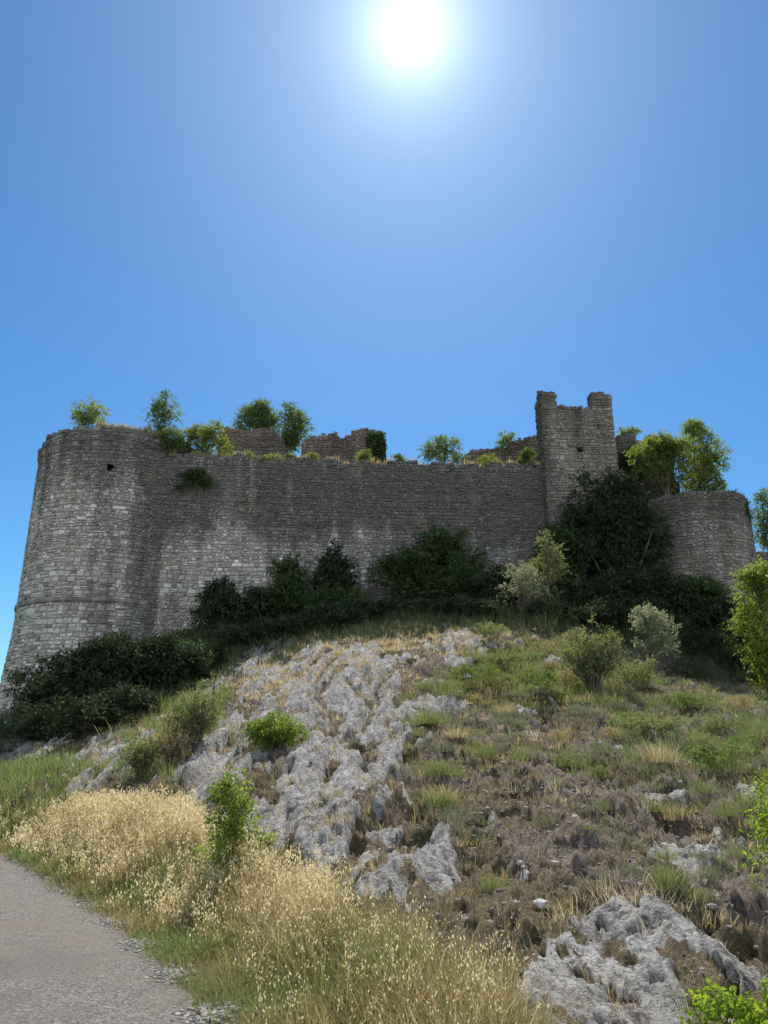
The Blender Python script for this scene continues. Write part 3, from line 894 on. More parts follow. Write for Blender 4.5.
broken_wall('jagged high wall fragment right of the turret, above the dark shrubs', [(612, 442), (618, 436), (628, 433), (636, 438), (641, 441), (644, 441), (648, 437), (654, 436), (662, 439), (668, 452), (674, 470), (680, 490)], 44.0, 44.0, 7.5, 1.3, M_GREY, seed=4, stain=0.75)
broken_wall('low reddish wall stub right of the low round tower, at the photo edge', [(752, 556), (758, 552), (766, 554), (775, 551), (790, 556), (805, 560)], 44.5, 45.0, 4.5, 1.0, M_RUIN, seed=5)

# ------------------------------------------------------------------ vegetation builders
def unit(v):
    return v / (np.linalg.norm(v, axis=-1, keepdims=True) + 1e-9)
def leaves_on_twigs(P, D, L, leaf, k, r, aspect=0.45, droop=0.25):
    """P twig starts, D twig directions, L twig lengths: k leaflets along each. Returns V, Q, rnd."""
    N = len(P)
    t_ = (np.arange(k) + 0.6) / k
    base = P[:, None, :] + D[:, None, :] * (L[:, None, None] * t_[None, :, None])
    base[..., 2] -= droop * L[:, None] * t_[None, :] ** 2 * 0.6
    side = unit(np.cross(D, r.normal(size=(N, 3))))
    sg = np.where(np.arange(k) % 2 == 0, 1.0, -1.0)
    ld = unit(D[:, None, :] * 0.55 + side[:, None, :] * sg[None, :, None] + r.normal(size=(N, k, 3)) * 0.35 - np.array([0, 0, droop]))
    nrm_ = unit(r.normal(size=(N, k, 3)) * 0.7 + np.array([0, 0, 0.8]))
    wv = unit(np.cross(ld, nrm_))
    up = np.cross(wv, ld)
    ls = leaf * r.uniform(0.6, 1.25, (N, k, 1))
    w_ = ls * aspect * 0.5
    v0 = base
    v2 = base + ld * ls - up * ls * 0.12
    v1 = base + ld * ls * 0.45 + wv * w_ + up * ls * 0.06
    v3 = base + ld * ls * 0.45 - wv * w_ + up * ls * 0.06
    V = np.stack([v0, v1, v2, v3], 2).reshape(-1, 3)
    M = N * k
    Q = np.arange(M * 4).reshape(M, 4)
    tone = np.clip(0.45 + 0.22 * r.normal(size=(N, 1)) + 0.15 * r.normal(size=(N, k)), 0, 1)
    return V, Q, np.repeat(tone.reshape(-1), 4)
def shrub(name, label, cat, loc, wd, ht, dp, mat, leaf=0.09, n=6000, style='bush', seed=1, group=None, k=7, clumps=None, aspect=0.5, parts=('foliage', 'stem'), low=0.05, sparse=0.0, bark=None, slim=1.0, rough=0.0):
    r = np.random.default_rng(seed)
    random.seed(seed)
    if style == 'bush':
        m_ = clumps or 22
        C_, RD = [], []
        while len(C_) < m_:
            q = r.uniform(-1, 1, 3)
            if (q ** 2).sum() > 1 or (q ** 2).sum() < 0.12: continue
            if q[2] < -0.75: continue
            zz = (q[2] + 1) / 2
            ww = 0.75 + 0.25 * math.sin(math.pi * min(1, zz * 1.1))
            rad_ = r.uniform(0.15, 0.30) * (1 if rough == 0 else r.choice([0.55, 0.8, 1.0, 1.15]))
            if rough: q = q * r.uniform(0.8, 1.12)
            C_.append((q[0] * ww * wd / 2 * (1 - rad_ * 0.5), q[1] * ww * dp / 2 * (1 - rad_ * 0.5), (low + (1 - low) * zz * (1 - rad_ * 0.45)) * ht))
            RD.append(rad_ * 0.8)
        C_, RD = np.array(C_), np.array(RD)
        scale = np.array([wd, dp, ht])
    elif style == 'tree':      # narrow tapering crown with feathery tips
        m_ = clumps or 26
        tz = low + (1 - low) * np.sort(r.random(m_)) ** 0.85
        prof = np.sin(np.pi * np.clip((tz - low) / (1 - low) * 0.8 + 0.16, 0, 1)) ** 0.8
        a = r.uniform(0, 2 * np.pi, m_)
        rr_ = np.sqrt(r.random(m_)) * prof
        C_ = np.stack([np.cos(a) * rr_ * wd / 2 * 0.85, np.sin(a) * rr_ * dp / 2 * 0.85, tz * ht * 0.94], 1)
        RD = r.uniform(0.13, 0.22, m_) * (0.7 + 0.5 * prof)
        scale = np.array([wd, dp, min(ht, wd * 1.2)])
    elif style == 'spray':     # upright stems fanning out from the root
        m_ = clumps or 16
        a = r.uniform(0, 2 * np.pi, m_); s_ = np.sqrt(r.random(m_))
        C_, RD = [], []
        for i in range(m_):
            hh = ht * r.uniform(0.6, 1.0) * (1 - 0.35 * s_[i])
            for q in (0.45, 0.7, 0.93):
                C_.append((math.cos(a[i]) * s_[i] * wd / 2 * q, math.sin(a[i]) * s_[i] * dp / 2 * q, hh * q))
                RD.append(r.uniform(0.07, 0.14))
        C_, RD = np.array(C_), np.array(RD)
        scale = np.array([wd, dp, ht])
    # twigs
    wgt = RD ** 2 * r.uniform(0.5, 1.5, len(RD)); wgt /= wgt.sum()
    nt_ = max(20, n // k)
    ci = r.choice(len(C_), nt_, p=wgt)
    dirs = unit(r.normal(size=(nt_, 3)) + np.array([0, 0, 0.35]))
    rad3 = RD[ci][:, None] * scale
    start = C_[ci] + dirs * rad3 * (r.random((nt_, 1)) ** 0.45) * 0.85
    if sparse > 0:
        nz_ = pn(start[:, 0] * 2.0 / max(leaf * 8, .3), start[:, 2] * 2.0 / max(leaf * 8, .3) + start[:, 1], seed)
        start, dirs, ci = start[nz_ > -0.5 + sparse], dirs[nz_ > -0.5 + sparse], ci[nz_ > -0.5 + sparse]
    out = unit(dirs * 0.8 + np.array([0, 0, 0.35]) + r.normal(size=dirs.shape) * 0.3)
    start[:, 2] = np.maximum(start[:, 2], 0.02)
    Vl, Ql, tone = leaves_on_twigs(start, out, leaf * r.uniform(1.6, 3.2, len(start)), leaf, k, r, aspect)
    root = empty(name, loc)
    tag(root, label, cat, group)
    link(parts[0], fast_mesh(parts[0], Vl, Ql, None, {'rnd': tone}), mat, root)
    mb = MB()
    thick_ = max(0.008, 0.022 * ht) * slim
    if style == 'tree':
        top_p = np.array([0.04 * wd * r.normal(), 0.04 * wd * r.normal(), ht * 0.9])
        mid = np.array([0.06 * wd * r.normal(), 0, ht * 0.45])
        tube(mb, [(0, 0, -0.15), mid * 0.5, mid, 0.5 * (mid + top_p), top_p], [thick_ * 1.5, thick_ * 1.15, thick_ * 0.9, thick_ * 0.6, thick_ * 0.25])
        for c in C_:
            tz_ = max(0.08 * ht, c[2] - 0.16 * ht)
            s0 = np.array([np.interp(tz_, [0, mid[2], top_p[2]], [0, mid[0], top_p[0]]), np.interp(tz_, [0, mid[2], top_p[2]], [0, mid[1], top_p[1]]), tz_])
            tube(mb, [s0, 0.5 * (s0 + c) + np.array([0, 0, -0.02 * ht]), c], [thick_ * 0.45, thick_ * 0.3, thick_ * 0.12], 4)
    else:
        for c in C_[::2] if style == 'bush' else C_[2::3]:
            b0 = np.array([c[0] * 0.08, c[1] * 0.08, -0.1])
            m1 = np.array([c[0] * 0.4, c[1] * 0.4, c[2] * 0.5])
            tube(mb, [b0, m1, c], [thick_ * 0.7, thick_ * 0.5, thick_ * 0.15], 4)
    link(parts[1], mb.mesh(parts[1]), bark or M_BARK, root)
    return root
def px_m(Y):                       # metres per photo pixel, near the given depth
    return Y / FPX
def bush_at(label, px, ybot, Y, wpx, hpx, mat, z=None, name='bush', cat='bush', **kw):
    """Foot of the plant on the ground (or on a wall top z) below photo column px at depth Y."""
    if kw.pop('seen', True): Y = float(hit(px, ybot)[1])
    q = at(px, ybot, Y)
    zz = ground(q[0], q[1]) if z is None else z
    m_ = px_m(Y) * 1.03
    return shrub(name, label, cat, (float(q[0]), float(q[1]), float(zz) - 0.03), wpx * m_, hpx * m_, kw.pop('dpx', wpx * 0.8) * m_, mat, **kw)
TP = ('crown', 'trunk')

# shaded thicket at the foot of the walls
g_dark = 'dark shrubs at the foot of the castle walls'
DK = [
    ('broad dark shrub at the foot of the tall round tower, lowest on the slope', 62, 730, 34.5, 92, 88, L_DARK, 9000, 1),
    ('dark rounded shrub against the tall round tower, second from the left', 108, 715, 35.5, 84, 82, L_DARK, 9000, 2),
    ('dark shrub below the joint of round tower and long wall', 156, 696, 36.6, 66, 66, L_DARK, 8000, 3),
    ('small upright dark shrub left of the greener shrub on the long wall', 216, 655, 37.6, 44, 58, L_DARK, 5000, 4),
    ('greener tall shrub against the middle of the long wall', 287, 632, 38.6, 56, 74, L_DEEP, 7500, 5),
    ('narrow dark shrub standing close to the long wall, right of the greener one', 336, 622, 39.2, 44, 74, L_DARK, 6500, 6),
    ('wide low dome of dark shrub before the right half of the long wall', 436, 616, 38.6, 126, 80, L_DEEP, 15000, 7),
    ('very tall dark shrub climbing the foot of the square turret', 604, 618, 39.2, 110, 150, L_DARK, 19000, 8),
    ('tall dark shrub leaning on the left side of the low round tower', 622, 622, 38.6, 78, 142, L_DARK, 15000, 9),
    ('dark shrub left of the turret foot, behind the silvery bush', 556, 612, 39.0, 66, 84, L_DEEP, 9000, 10),
    ('low dark shrub in front of the low round tower', 700, 655, 35.6, 80, 40, L_DEEP, 10000, 11),
    ('low dark shrub on the shaded slope behind the pale rounded bush', 640, 645, 34.2, 96, 54, L_DARK, 9000, 12),
    ('low dark shrub between the tower thicket and the long wall', 186, 676, 37.0, 46, 34, L_DEEP, 5000, 13),
    ('low dark shrub between the two shrubs on the middle of the long wall', 254, 640, 38.2, 44, 40, L_DARK, 4500, 14),
    ('low dark shrub under the narrow shrub by the long wall', 330, 626, 37.6, 66, 34, L_DEEP, 4500, 15),
    ('low dark shrub right of the wide dome, before the turret', 500, 618, 37.4, 54, 40, L_DARK, 5000, 16),
    ('dark shrub at the outer foot of the low round tower', 738, 672, 33.5, 60, 40, L_DARK, 7000, 17),
]
def foot(px, py):
    return float(hit(px, py)[1])
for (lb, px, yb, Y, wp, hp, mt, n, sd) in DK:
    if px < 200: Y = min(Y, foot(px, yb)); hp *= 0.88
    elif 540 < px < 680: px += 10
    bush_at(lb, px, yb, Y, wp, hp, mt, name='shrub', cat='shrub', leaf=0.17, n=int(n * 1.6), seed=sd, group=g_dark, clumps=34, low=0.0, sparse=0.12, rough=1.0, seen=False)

# sunlit shrubs and trees on the slope
bush_at('pale silvery bush lit by the sun in front of the turret thicket', 523, 612, 33.2, 44, 62, L_SILVER, seen=False, leaf=0.11, n=4200, seed=31, sparse=0.1, clumps=20)
bush_at('loose pale-leaved bush reaching above the silvery bush', 551, 610, 34.2, 34, 78, L_SAGE, seen=False, leaf=0.13, n=2600, seed=32, style='tree', low=0.18, sparse=0.15, slim=0.5)
bush_at('pale rounded bush with a sunlit top on the dark upper slope', 654, 668, 28.6, 52, 62, L_SILVER, leaf=0.10, n=5000, seed=33, clumps=18)
bush_at('feathery pale green bush in the middle of the sunny upper slope', 594, 690, 23.5, 70, 74, L_SAGE, leaf=0.085, n=6500, seed=34, style='spray', clumps=34)
bush_at('leafy light green tree at the right edge, below the low round tower', 774, 690, 25.5, 66, 118, L_BRIGHT, name='tree', cat='tree', leaf=0.17, n=7000, seed=35, style='tree', parts=TP, low=0.1, clumps=34)
bush_at('bright green cushion bush on the grey rock face', 274, 748, 17.9, 56, 31, L_BRIGHT, leaf=0.06, n=8000, seed=36, clumps=30)
bush_at('light green sapling standing in the dry grass below the rock', 228, 884, 10.6, 54, 92, L_BRIGHT, name='sapling', cat='sapling', leaf=0.06, n=3200, seed=37, style='tree', parts=TP, low=0.08, sparse=0.05, slim=0.35, clumps=34)
bush_at('tangle of tall grey-green weeds left of the rock face', 196, 748, 18.6, 58, 56, L_SAGE, name='weed_clump', cat='weeds', leaf=0.07, n=3400, seed=38, style='spray', clumps=40)
bush_at('dry straw-coloured weed clump beside the grey-green weeds', 172, 766, 18.0, 50, 46, L_DRY, name='weed_clump', cat='weeds', leaf=0.06, n=3500, seed=39, style='spray', clumps=30)
bush_at('low green weed clump at the left foot of the rock, lowest of the weeds there', 140, 776, 18.0, 44, 34, L_SAGE, name='weed_clump', cat='weeds', leaf=0.07, n=2200, seed=43, style='spray', clumps=24)
bush_at('thin young shoot with round leaves above the grey-green weeds', 214, 716, 19.5, 30, 38, L_SAGE, name='sapling', cat='sapling', leaf=0.09, n=420, seed=40, style='tree', parts=TP, sparse=0.1)
bush_at('bright yellow-green bush close to the camera at the right edge', 808, 975, 4.9, 66, 165, L_VIVID, leaf=0.046, n=3000, seed=41, style='tree', low=0.1, aspect=0.38, clumps=26, slim=0.4)
bush_at('bright green low bush in the bottom right corner', 765, 1085, 4.35, 110, 56, L_VIVID, leaf=0.045, n=1500, seed=42, clumps=16)

# plants on the walls
def walltop(label, px, py, Y, wpx, hpx, mat, zoff=0.0, **kw):
    q = at(px, py, Y)
    m_ = px_m(Y) * 0.96
    nm, ct = kw.pop('name', 'bush'), kw.pop('cat', 'bush')
    kw['n'] = int(kw['n'] * 1.9)
    hpx *= 1.1; wpx *= 1.1
    kw['slim'] = 0.45
    return shrub(nm, label, ct, (float(q[0]), float(q[1]), float(q[2]) + zoff), wpx * m_, hpx * m_, kw.pop('dpx', wpx * 0.8) * m_, mat, **kw)
walltop('spreading green bush on top of the tall round tower', 92, 432, 40.0, 46, 38, L_YEL, leaf=0.13, n=1900, seed=51, sparse=0.15, clumps=16)
walltop('tall wispy green tree on the joint of round tower and long wall', 162, 442, 41.0, 38, 56, L_MID, name='tree', cat='tree', leaf=0.13, n=2600, seed=52, style='tree', parts=TP, low=0.12, sparse=0.1)
walltop('dark bush at the foot of the wispy tree on the wall joint', 168, 458, 40.6, 52, 28, L_MID, leaf=0.12, n=2800, seed=53)
walltop('rounded yellow-green bush on the left end of the long wall', 205, 458, 41.3, 48, 42, L_YEL, leaf=0.13, n=3800, seed=54, clumps=20)
walltop('dark tree behind the low inner ruin, the left and rounder of two', 256, 446, 52.0, 50, 50, L_MID, name='tree', cat='tree', leaf=0.17, n=4200, seed=55, clumps=30, parts=TP, low=0.1)
walltop('dark tree behind the low inner ruin, the right and taller-trunked of two', 285, 462, 52.0, 48, 64, L_MID, name='tree', cat='tree', leaf=0.17, n=5000, seed=56, clumps=30, parts=TP, low=0.1)
walltop('small bright bush in front of the ivied inner ruin', 364, 463, 41.8, 19, 14, L_YEL, leaf=0.11, n=700, seed=57, clumps=9)
walltop('tiny green bush on the long wall right of the ivied ruin', 399, 464, 42.0, 15, 11, L_MID, leaf=0.10, n=500, seed=58, clumps=8)
walltop('broad spiky bush on the right half of the long wall', 446, 466, 42.2, 54, 32, L_MID, leaf=0.12, n=3400, seed=59, clumps=22, sparse=0.05)
walltop('light bush on top of the low broken wall stub', 508, 449, 45.0, 24, 18, L_YEL, leaf=0.11, n=900, seed=60, clumps=10)
walltop('round green bush in the corner left of the turret', 526, 467, 42.4, 21, 18, L_MID, leaf=0.10, n=1300, seed=61, clumps=10)
walltop('pale straggling bush on the long wall near the turret', 490, 470, 42.4, 25, 16, L_YEL, leaf=0.10, n=800, seed=62, clumps=10)
walltop('small yellow-green bush on the wall fragment right of the turret', 625, 439, 44.6, 26, 15, L_YEL, leaf=0.11, n=900, seed=63, clumps=9)
walltop('broad yellow-green tree on top of the low round tower', 668, 494, 41.6, 62, 70, L_YEL, name='tree', cat='tree', leaf=0.17, n=4800, sparse=0.05, seed=64, style='bush', parts=TP, low=0.1, clumps=22)
walltop('taller feathery tree on top of the low round tower', 704, 502, 43.0, 58, 86, L_YEL, name='tree', cat='tree', leaf=0.16, n=6400, seed=65, style='tree', parts=TP, low=0.05, clumps=36)
walltop('green tree behind the low round tower, at the right edge', 772, 565, 47.5, 40, 78, L_MID, name='tree', cat='tree', leaf=0.16, n=3200, seed=66, style='tree', parts=TP, low=0.15, sparse=0.06)
walltop('small weed growing in a hole of the turret wall', 581, 450, 41.1, 9, 9, L_YEL, name='weed', cat='weed', leaf=0.08, n=90, seed=67, clumps=5)
walltop('pale climbing shoots below the turret, over the dark shrubs', 619, 490, 38.9, 24, 20, L_SILVER, name='vine', cat='vine', leaf=0.13, n=350, seed=68, clumps=8)
walltop('dark bush hanging from the upper left of the long wall', 194, 494, 40.0, 42, 26, L_DEEP, leaf=0.12, n=1800, seed=69, clumps=14, dpx=16)
walltop('dark bush hanging over the right rim of the low round tower', 738, 535, 41.2, 30, 44, L_DEEP, leaf=0.12, n=2600, seed=70, clumps=14, dpx=20)
for i, (px, py, wp, hp, lb) in enumerate([
        (232, 461, 20, 9, 'pale green tuft on the wall just right of the rounded bush'),
        (252, 462, 26, 12, 'wide pale cushion plant on the wall below the low inner ruin'),
        (272, 463, 20, 8, 'flat pale plant on the wall below the right end of the low ruin'),
        (292, 463, 18, 9, 'pale plant on the wall in the gap between the two inner ruins'),
        (313, 463, 13, 10, 'thin grey plant on the wall below the jagged ruin')]):
    walltop(lb, px, py, 41.3, wp, hp, L_SAGE if i % 2 else L_YEL, name='wall_plant', cat='plant', leaf=0.09, n=700, seed=80 + i, clumps=9)

# ivy on the jagged inner ruin
def ivy(label, poly_px, Y, n, seed, mat):
    r = np.random.default_rng(seed)
    P = np.array(poly_px, float)
    lo, hi = P.min(0), P.max(0)
    pts = r.uniform(lo, hi, (n * 3, 2))
    sd = poly_sd(pts[:, 0], pts[:, 1], poly_px) + 2.0 * pn(pts[:, 0] * 0.3, pts[:, 1] * 0.3, seed)
    pts = pts[sd < 0][:n]
    S = np.array([at(a, b_, Y) for a, b_ in pts])
    S[:, 1] -= r.random(len(S)) ** 2 * 0.35
    D = unit(r.normal(size=S.shape) * 0.6 + np.array([0, -0.6, -0.4]))
    V, Q, tone = leaves_on_twigs(S, D, np.full(len(S), 0.22), 0.13, 4, r, 0.8)
    org = S.mean(0); org[2] = S[:, 2].min()
    o = link('ivy', fast_mesh('ivy', V - org, Q, None, {'rnd': tone}), mat, None, tuple(org))
    tag(o, label, 'ivy')
ivy('dark ivy mat covering the right end of the jagged inner ruin', [(368, 434), (384, 433), (386, 462), (369, 463)], 47.35, 900, 5, L_DEEP)
ivy('thin dark creeper on the wall fragment right of the turret', [(615, 455), (632, 445), (640, 470), (642, 490), (616, 490)], 43.85, 420, 6, L_DARK)

# ------------------------------------------------------------------ grass
def grass_mat(name, stops, transl=0.4):
    m, t, out = new_mat(name); b = NB(t)
    c = b.ramp(b.attr('rnd'), stops)
    d = b.n('ShaderNodeBsdfPrincipled'); d.inputs['Roughness'].default_value = 0.7
    d.inputs['Specular IOR Level'].default_value = 0.2
    b.l(c, d.inputs['Base Color'])
    tr = b.n('ShaderNodeBsdfTranslucent'); b.l(c, tr.inputs['Color'])
    mx = b.n('ShaderNodeMixShader'); mx.inputs[0].default_value = transl
    b.l(d.outputs[0], mx.inputs[1]); b.l(tr.outputs[0], mx.inputs[2]); b.l(mx.outputs[0], out.inputs[0])
    return m
# rnd: 0 straw .. 0.35 tan .. 0.6 olive .. 1 green
M_GRASS = grass_mat('grass_blades', [(0.0, (0.60, 0.50, 0.31)), (0.25, (0.44, 0.34, 0.17)), (0.45, (0.32, 0.24, 0.105)), (0.62, (0.23, 0.22, 0.09)), (0.8, (0.19, 0.23, 0.075)), (1.0, (0.17, 0.25, 0.07))], 0.5)
M_OAT = grass_mat('ripe_oat_straw', [(0.0, (0.42, 0.29, 0.10)), (0.5, (0.66, 0.53, 0.27)), (1.0, (0.85, 0.76, 0.51))], 0.5)
M_SAGETUFT = grass_mat('grey_green_tuft', [(0.0, (0.13, 0.14, 0.075)), (1.0, (0.25, 0.27, 0.15))], 0.35)
rg = np.random.default_rng(99)
def blades(P, H_, W_, lean, tone, r):
    """P base points (N,3); one curved tapering blade each."""
    N = len(P)
    a = r.uniform(0, 2 * np.pi, N)
    side = np.stack([np.cos(a), np.sin(a), np.zeros(N)], 1) * (W_[:, None] * 0.5)
    ln = lean * H_[:, None]
    mid = P + np.array([0, 0, 1.0]) * (H_ * 0.55)[:, None] + ln * 0.35
    tip = P + np.array([0, 0, 1.0]) * (H_ * (1 - 0.25 * np.clip((lean ** 2).sum(1), 0, 1.5)))[:, None] + ln
    V = np.stack([P - side, P + side, mid + side * 0.75, mid - side * 0.75, tip], 1).reshape(-1, 3)
    b_ = np.arange(N)[:, None] * 5
    Q = b_ + np.array([[0, 1, 2, 3]]); T = b_ + np.array([[3, 2, 4]])
    return V, Q, T, np.repeat(tone, 5)
# candidate ground points: the hill's own vertices, weighted by the ground they stand for
flatX, flatY, flatZ = TX.ravel(), TY.ravel(), TZ.ravel()
fpx, fpy, frock, frsd = TPX.ravel(), TPY.ravel(), TROCK.ravel(), TRSD.ravel()
fr = RR.ravel()
base_ok = (fpx > -90) & (fpx < 900) & (fpy > 560) & (fpy < 1250) & (frsd > 0.05) & (fr > 3.0) & (fr < 39.3) & (flatY < wall_line(flatX) - 0.3)
_dr = np.gradient(rad)
cell_area = (_dr[:, None] * rad[:, None] * np.radians(74 / NA) * np.ones((1, na))).ravel()
def pick(weight, n, r):
    wgt = np.where(base_ok, weight, 0) * cell_area
    wgt = wgt / wgt.sum()
    i = r.choice(len(wgt), n, p=wgt)
    d = fr[i]
    x = flatX[i] + r.normal(size=n) * 0.006 * d; y = flatY[i] + r.normal(size=n) * 0.006 * d
    return i, np.stack([x, y, flatZ[i] - 0.02], 1)
def build_grass(name, label, groups, mat):
    V, Q, T, A_ = [], [], [], []
    n = 0
    for (v, q, t, a) in groups:
        V.append(v); Q.append(q + n); T.append(t + n); A_.append(a); n += len(v)
    o = link(name, fast_mesh(name, np.concatenate(V), np.concatenate(Q), np.concatenate(T), {'rnd': np.concatenate(A_)}), mat)
    tag(o, label, 'grass', kind='stuff')
    return o
def tufts(weight, nt_, nb, hr, tone_mu, tone_sd, spread, r, wmin=0.005, splay=0.5):
    i, P = pick(weight, nt_, r)
    d = np.repeat(fr[i], nb)
    tuft_h = np.repeat(r.uniform(hr[0], hr[1], nt_) * r.choice([1, 1, 1.5], nt_), nb)
    tm = np.repeat(np.clip((tone_mu[i] if np.ndim(tone_mu) else tone_mu) + r.normal(size=nt_) * tone_sd, 0, 1), nb)
    sp = r.normal(size=(nt_ * nb, 2)) * spread
    B = np.repeat(P, nb, 0); B[:, :2] += sp
    lean = np.column_stack([sp / spread * 0.28 * splay + r.normal(size=(len(B), 2)) * 0.32, np.zeros(len(B))])
    H_ = tuft_h * r.uniform(0.5, 1.1, len(B))
    W_ = np.maximum(wmin, d * 0.00075) * r.uniform(0.7, 1.5, len(B))
    return blades(B, H_, W_, lean, np.clip(tm + r.normal(size=len(B)) * 0.09, 0, 1), r)
def zone(poly, soft=15):
    return sstep(soft, -soft, poly_sd(fpx, fpy, poly) + 10 * fbm(flatX * 1.5, flatY, 3, 3))
VERGE = [(-60, 825), (20, 815), (60, 815), (110, 815), (180, 825), (228, 858), (262, 872), (300, 895), (345, 915), (385, 940), (440, 965), (500, 1000), (535, 1040), (560, 1120), (-60, 1120)]
z_verge = zone(VERGE, 8)
z_green = zone([(440, 690), (470, 655), (520, 640), (600, 650), (640, 690), (600, 715), (520, 705)], 14)
z_crest = zone([(230, 690), (300, 640), (390, 625), (500, 622), (500, 645), (420, 655), (330, 668), (260, 700)], 10)
z_right = zone([(600, 690), (770, 690), (840, 760), (840, 830), (700, 830), (620, 780)], 20)
z_low = zone([(440, 890), (560, 890), (640, 870), (768, 880), (768, 940), (640, 935), (560, 930), (500, 990)], 15)
z_leftgreen = zone([(-60, 770), (70, 760), (100, 775), (50, 825), (-60, 840)], 10)
z_weeds = zone([(100, 770), (150, 700), (230, 690), (225, 740), (180, 790)], 10)
shade = sstep(28.5, 31.5, flatY)
upper = sstep(800, 740, fpy) * sstep(430, 520, fpx)
patch = sstep(-0.05, 0.35, fbm(flatX * 0.8, flatY * 0.6, 17, 4, 0.55))
nonrock = 1 - 0.93 * sstep(0.2, 0.6, frock)
hill = (1 - z_verge) * nonrock
w_hill = hill * (0.10 + 0.55 * patch + 0.8 * z_crest + 0.7 * z_right + 0.8 * z_low + 0.6 * z_weeds + 0.5 * upper) * (1 - 0.9 * shade)
gt = np.clip(0.36 + 0.28 * upper + 0.45 * fbm(flatX * 0.5 + 4, flatY * 0.4, 27, 3) + 0.25 * z_right - 0.3 * z_crest - 0.12 * z_low, 0, 1)
groups = [
    tufts(w_hill / (0.4 + fr / 20), 5200, 14, (0.06, 0.19), gt, 0.15, 0.06, rg, splay=1.6),
    tufts(hill * z_green, 800, 26, (0.10, 0.24), 0.70, 0.16, 0.11, rg, splay=1.5),
    tufts(hill * (z_leftgreen + 0.4 * z_weeds), 900, 18, (0.18, 0.42), 0.86, 0.12, 0.10, rg, splay=1.3),
    tufts(hill * z_crest, 700, 14, (0.08, 0.22), 0.18, 0.12, 0.08, rg, splay=1.6),
    tufts((1 - z_verge) * sstep(0.3, 0.5, frock) * sstep(0.1, 0.3, fbm(flatX * 2.5, flatY * 1.2, 37, 3)), 900, 9, (0.05, 0.16), 0.30, 0.14, 0.05, rg),
]
build_grass('hillside_grass', 'dry and green grass tufts scattered over the rocky hillside', groups, M_GRASS)
build_grass('thyme_ground_cover', 'grey-green low ground cover in patches on the bare slope',
            [tufts(hill * (1 - shade) * sstep(0.0, 0.3, fbm(flatX * 0.9 + 7, flatY * 0.6, 47, 4)) / (0.4 + fr / 20), 900, 18, (0.08, 0.22), 0.5, 0.25, 0.07, rg, splay=1.3)], M_SAGETUFT)
M_LITTER = grass_mat('dead_plant_litter', [(0.0, (0.09, 0.068, 0.052)), (0.5, (0.27, 0.215, 0.165)), (1.0, (0.50, 0.43, 0.34))], 0.3)
build_grass('dry_litter', 'brown dead stems and litter matted over the bare slope',
            [tufts(hill * (1 - shade) * (0.5 + 0.5 * sstep(-0.2, 0.2, fbm(flatX * 0.9 + 3, flatY * 0.7, 49, 4))) / (0.35 + fr / 16), 4200, 11, (0.03, 0.10), 0.5, 0.28, 0.06, rg, 0.006, 2.6)], M_LITTER)
M_SHADEGRASS = grass_mat('shade_painted_blades', [(0.0, (0.035, 0.05, 0.022)), (0.6, (0.07, 0.095, 0.04)), (1.0, (0.13, 0.15, 0.07))], 0.25)  # blades darkened so their colour carries the castle's shade
build_grass('shade_painted_grass', 'rank grass below the castle walls, the shade there painted into its dark green',
            [tufts(nonrock * sstep(28.0, 31.0, flatY + 3.5 * sstep(-3, -10, flatX)) * (0.6 + patch), 6500, 13, (0.2, 0.6), 0.5, 0.25, 0.2, rg, splay=1.3)], M_SHADEGRASS)
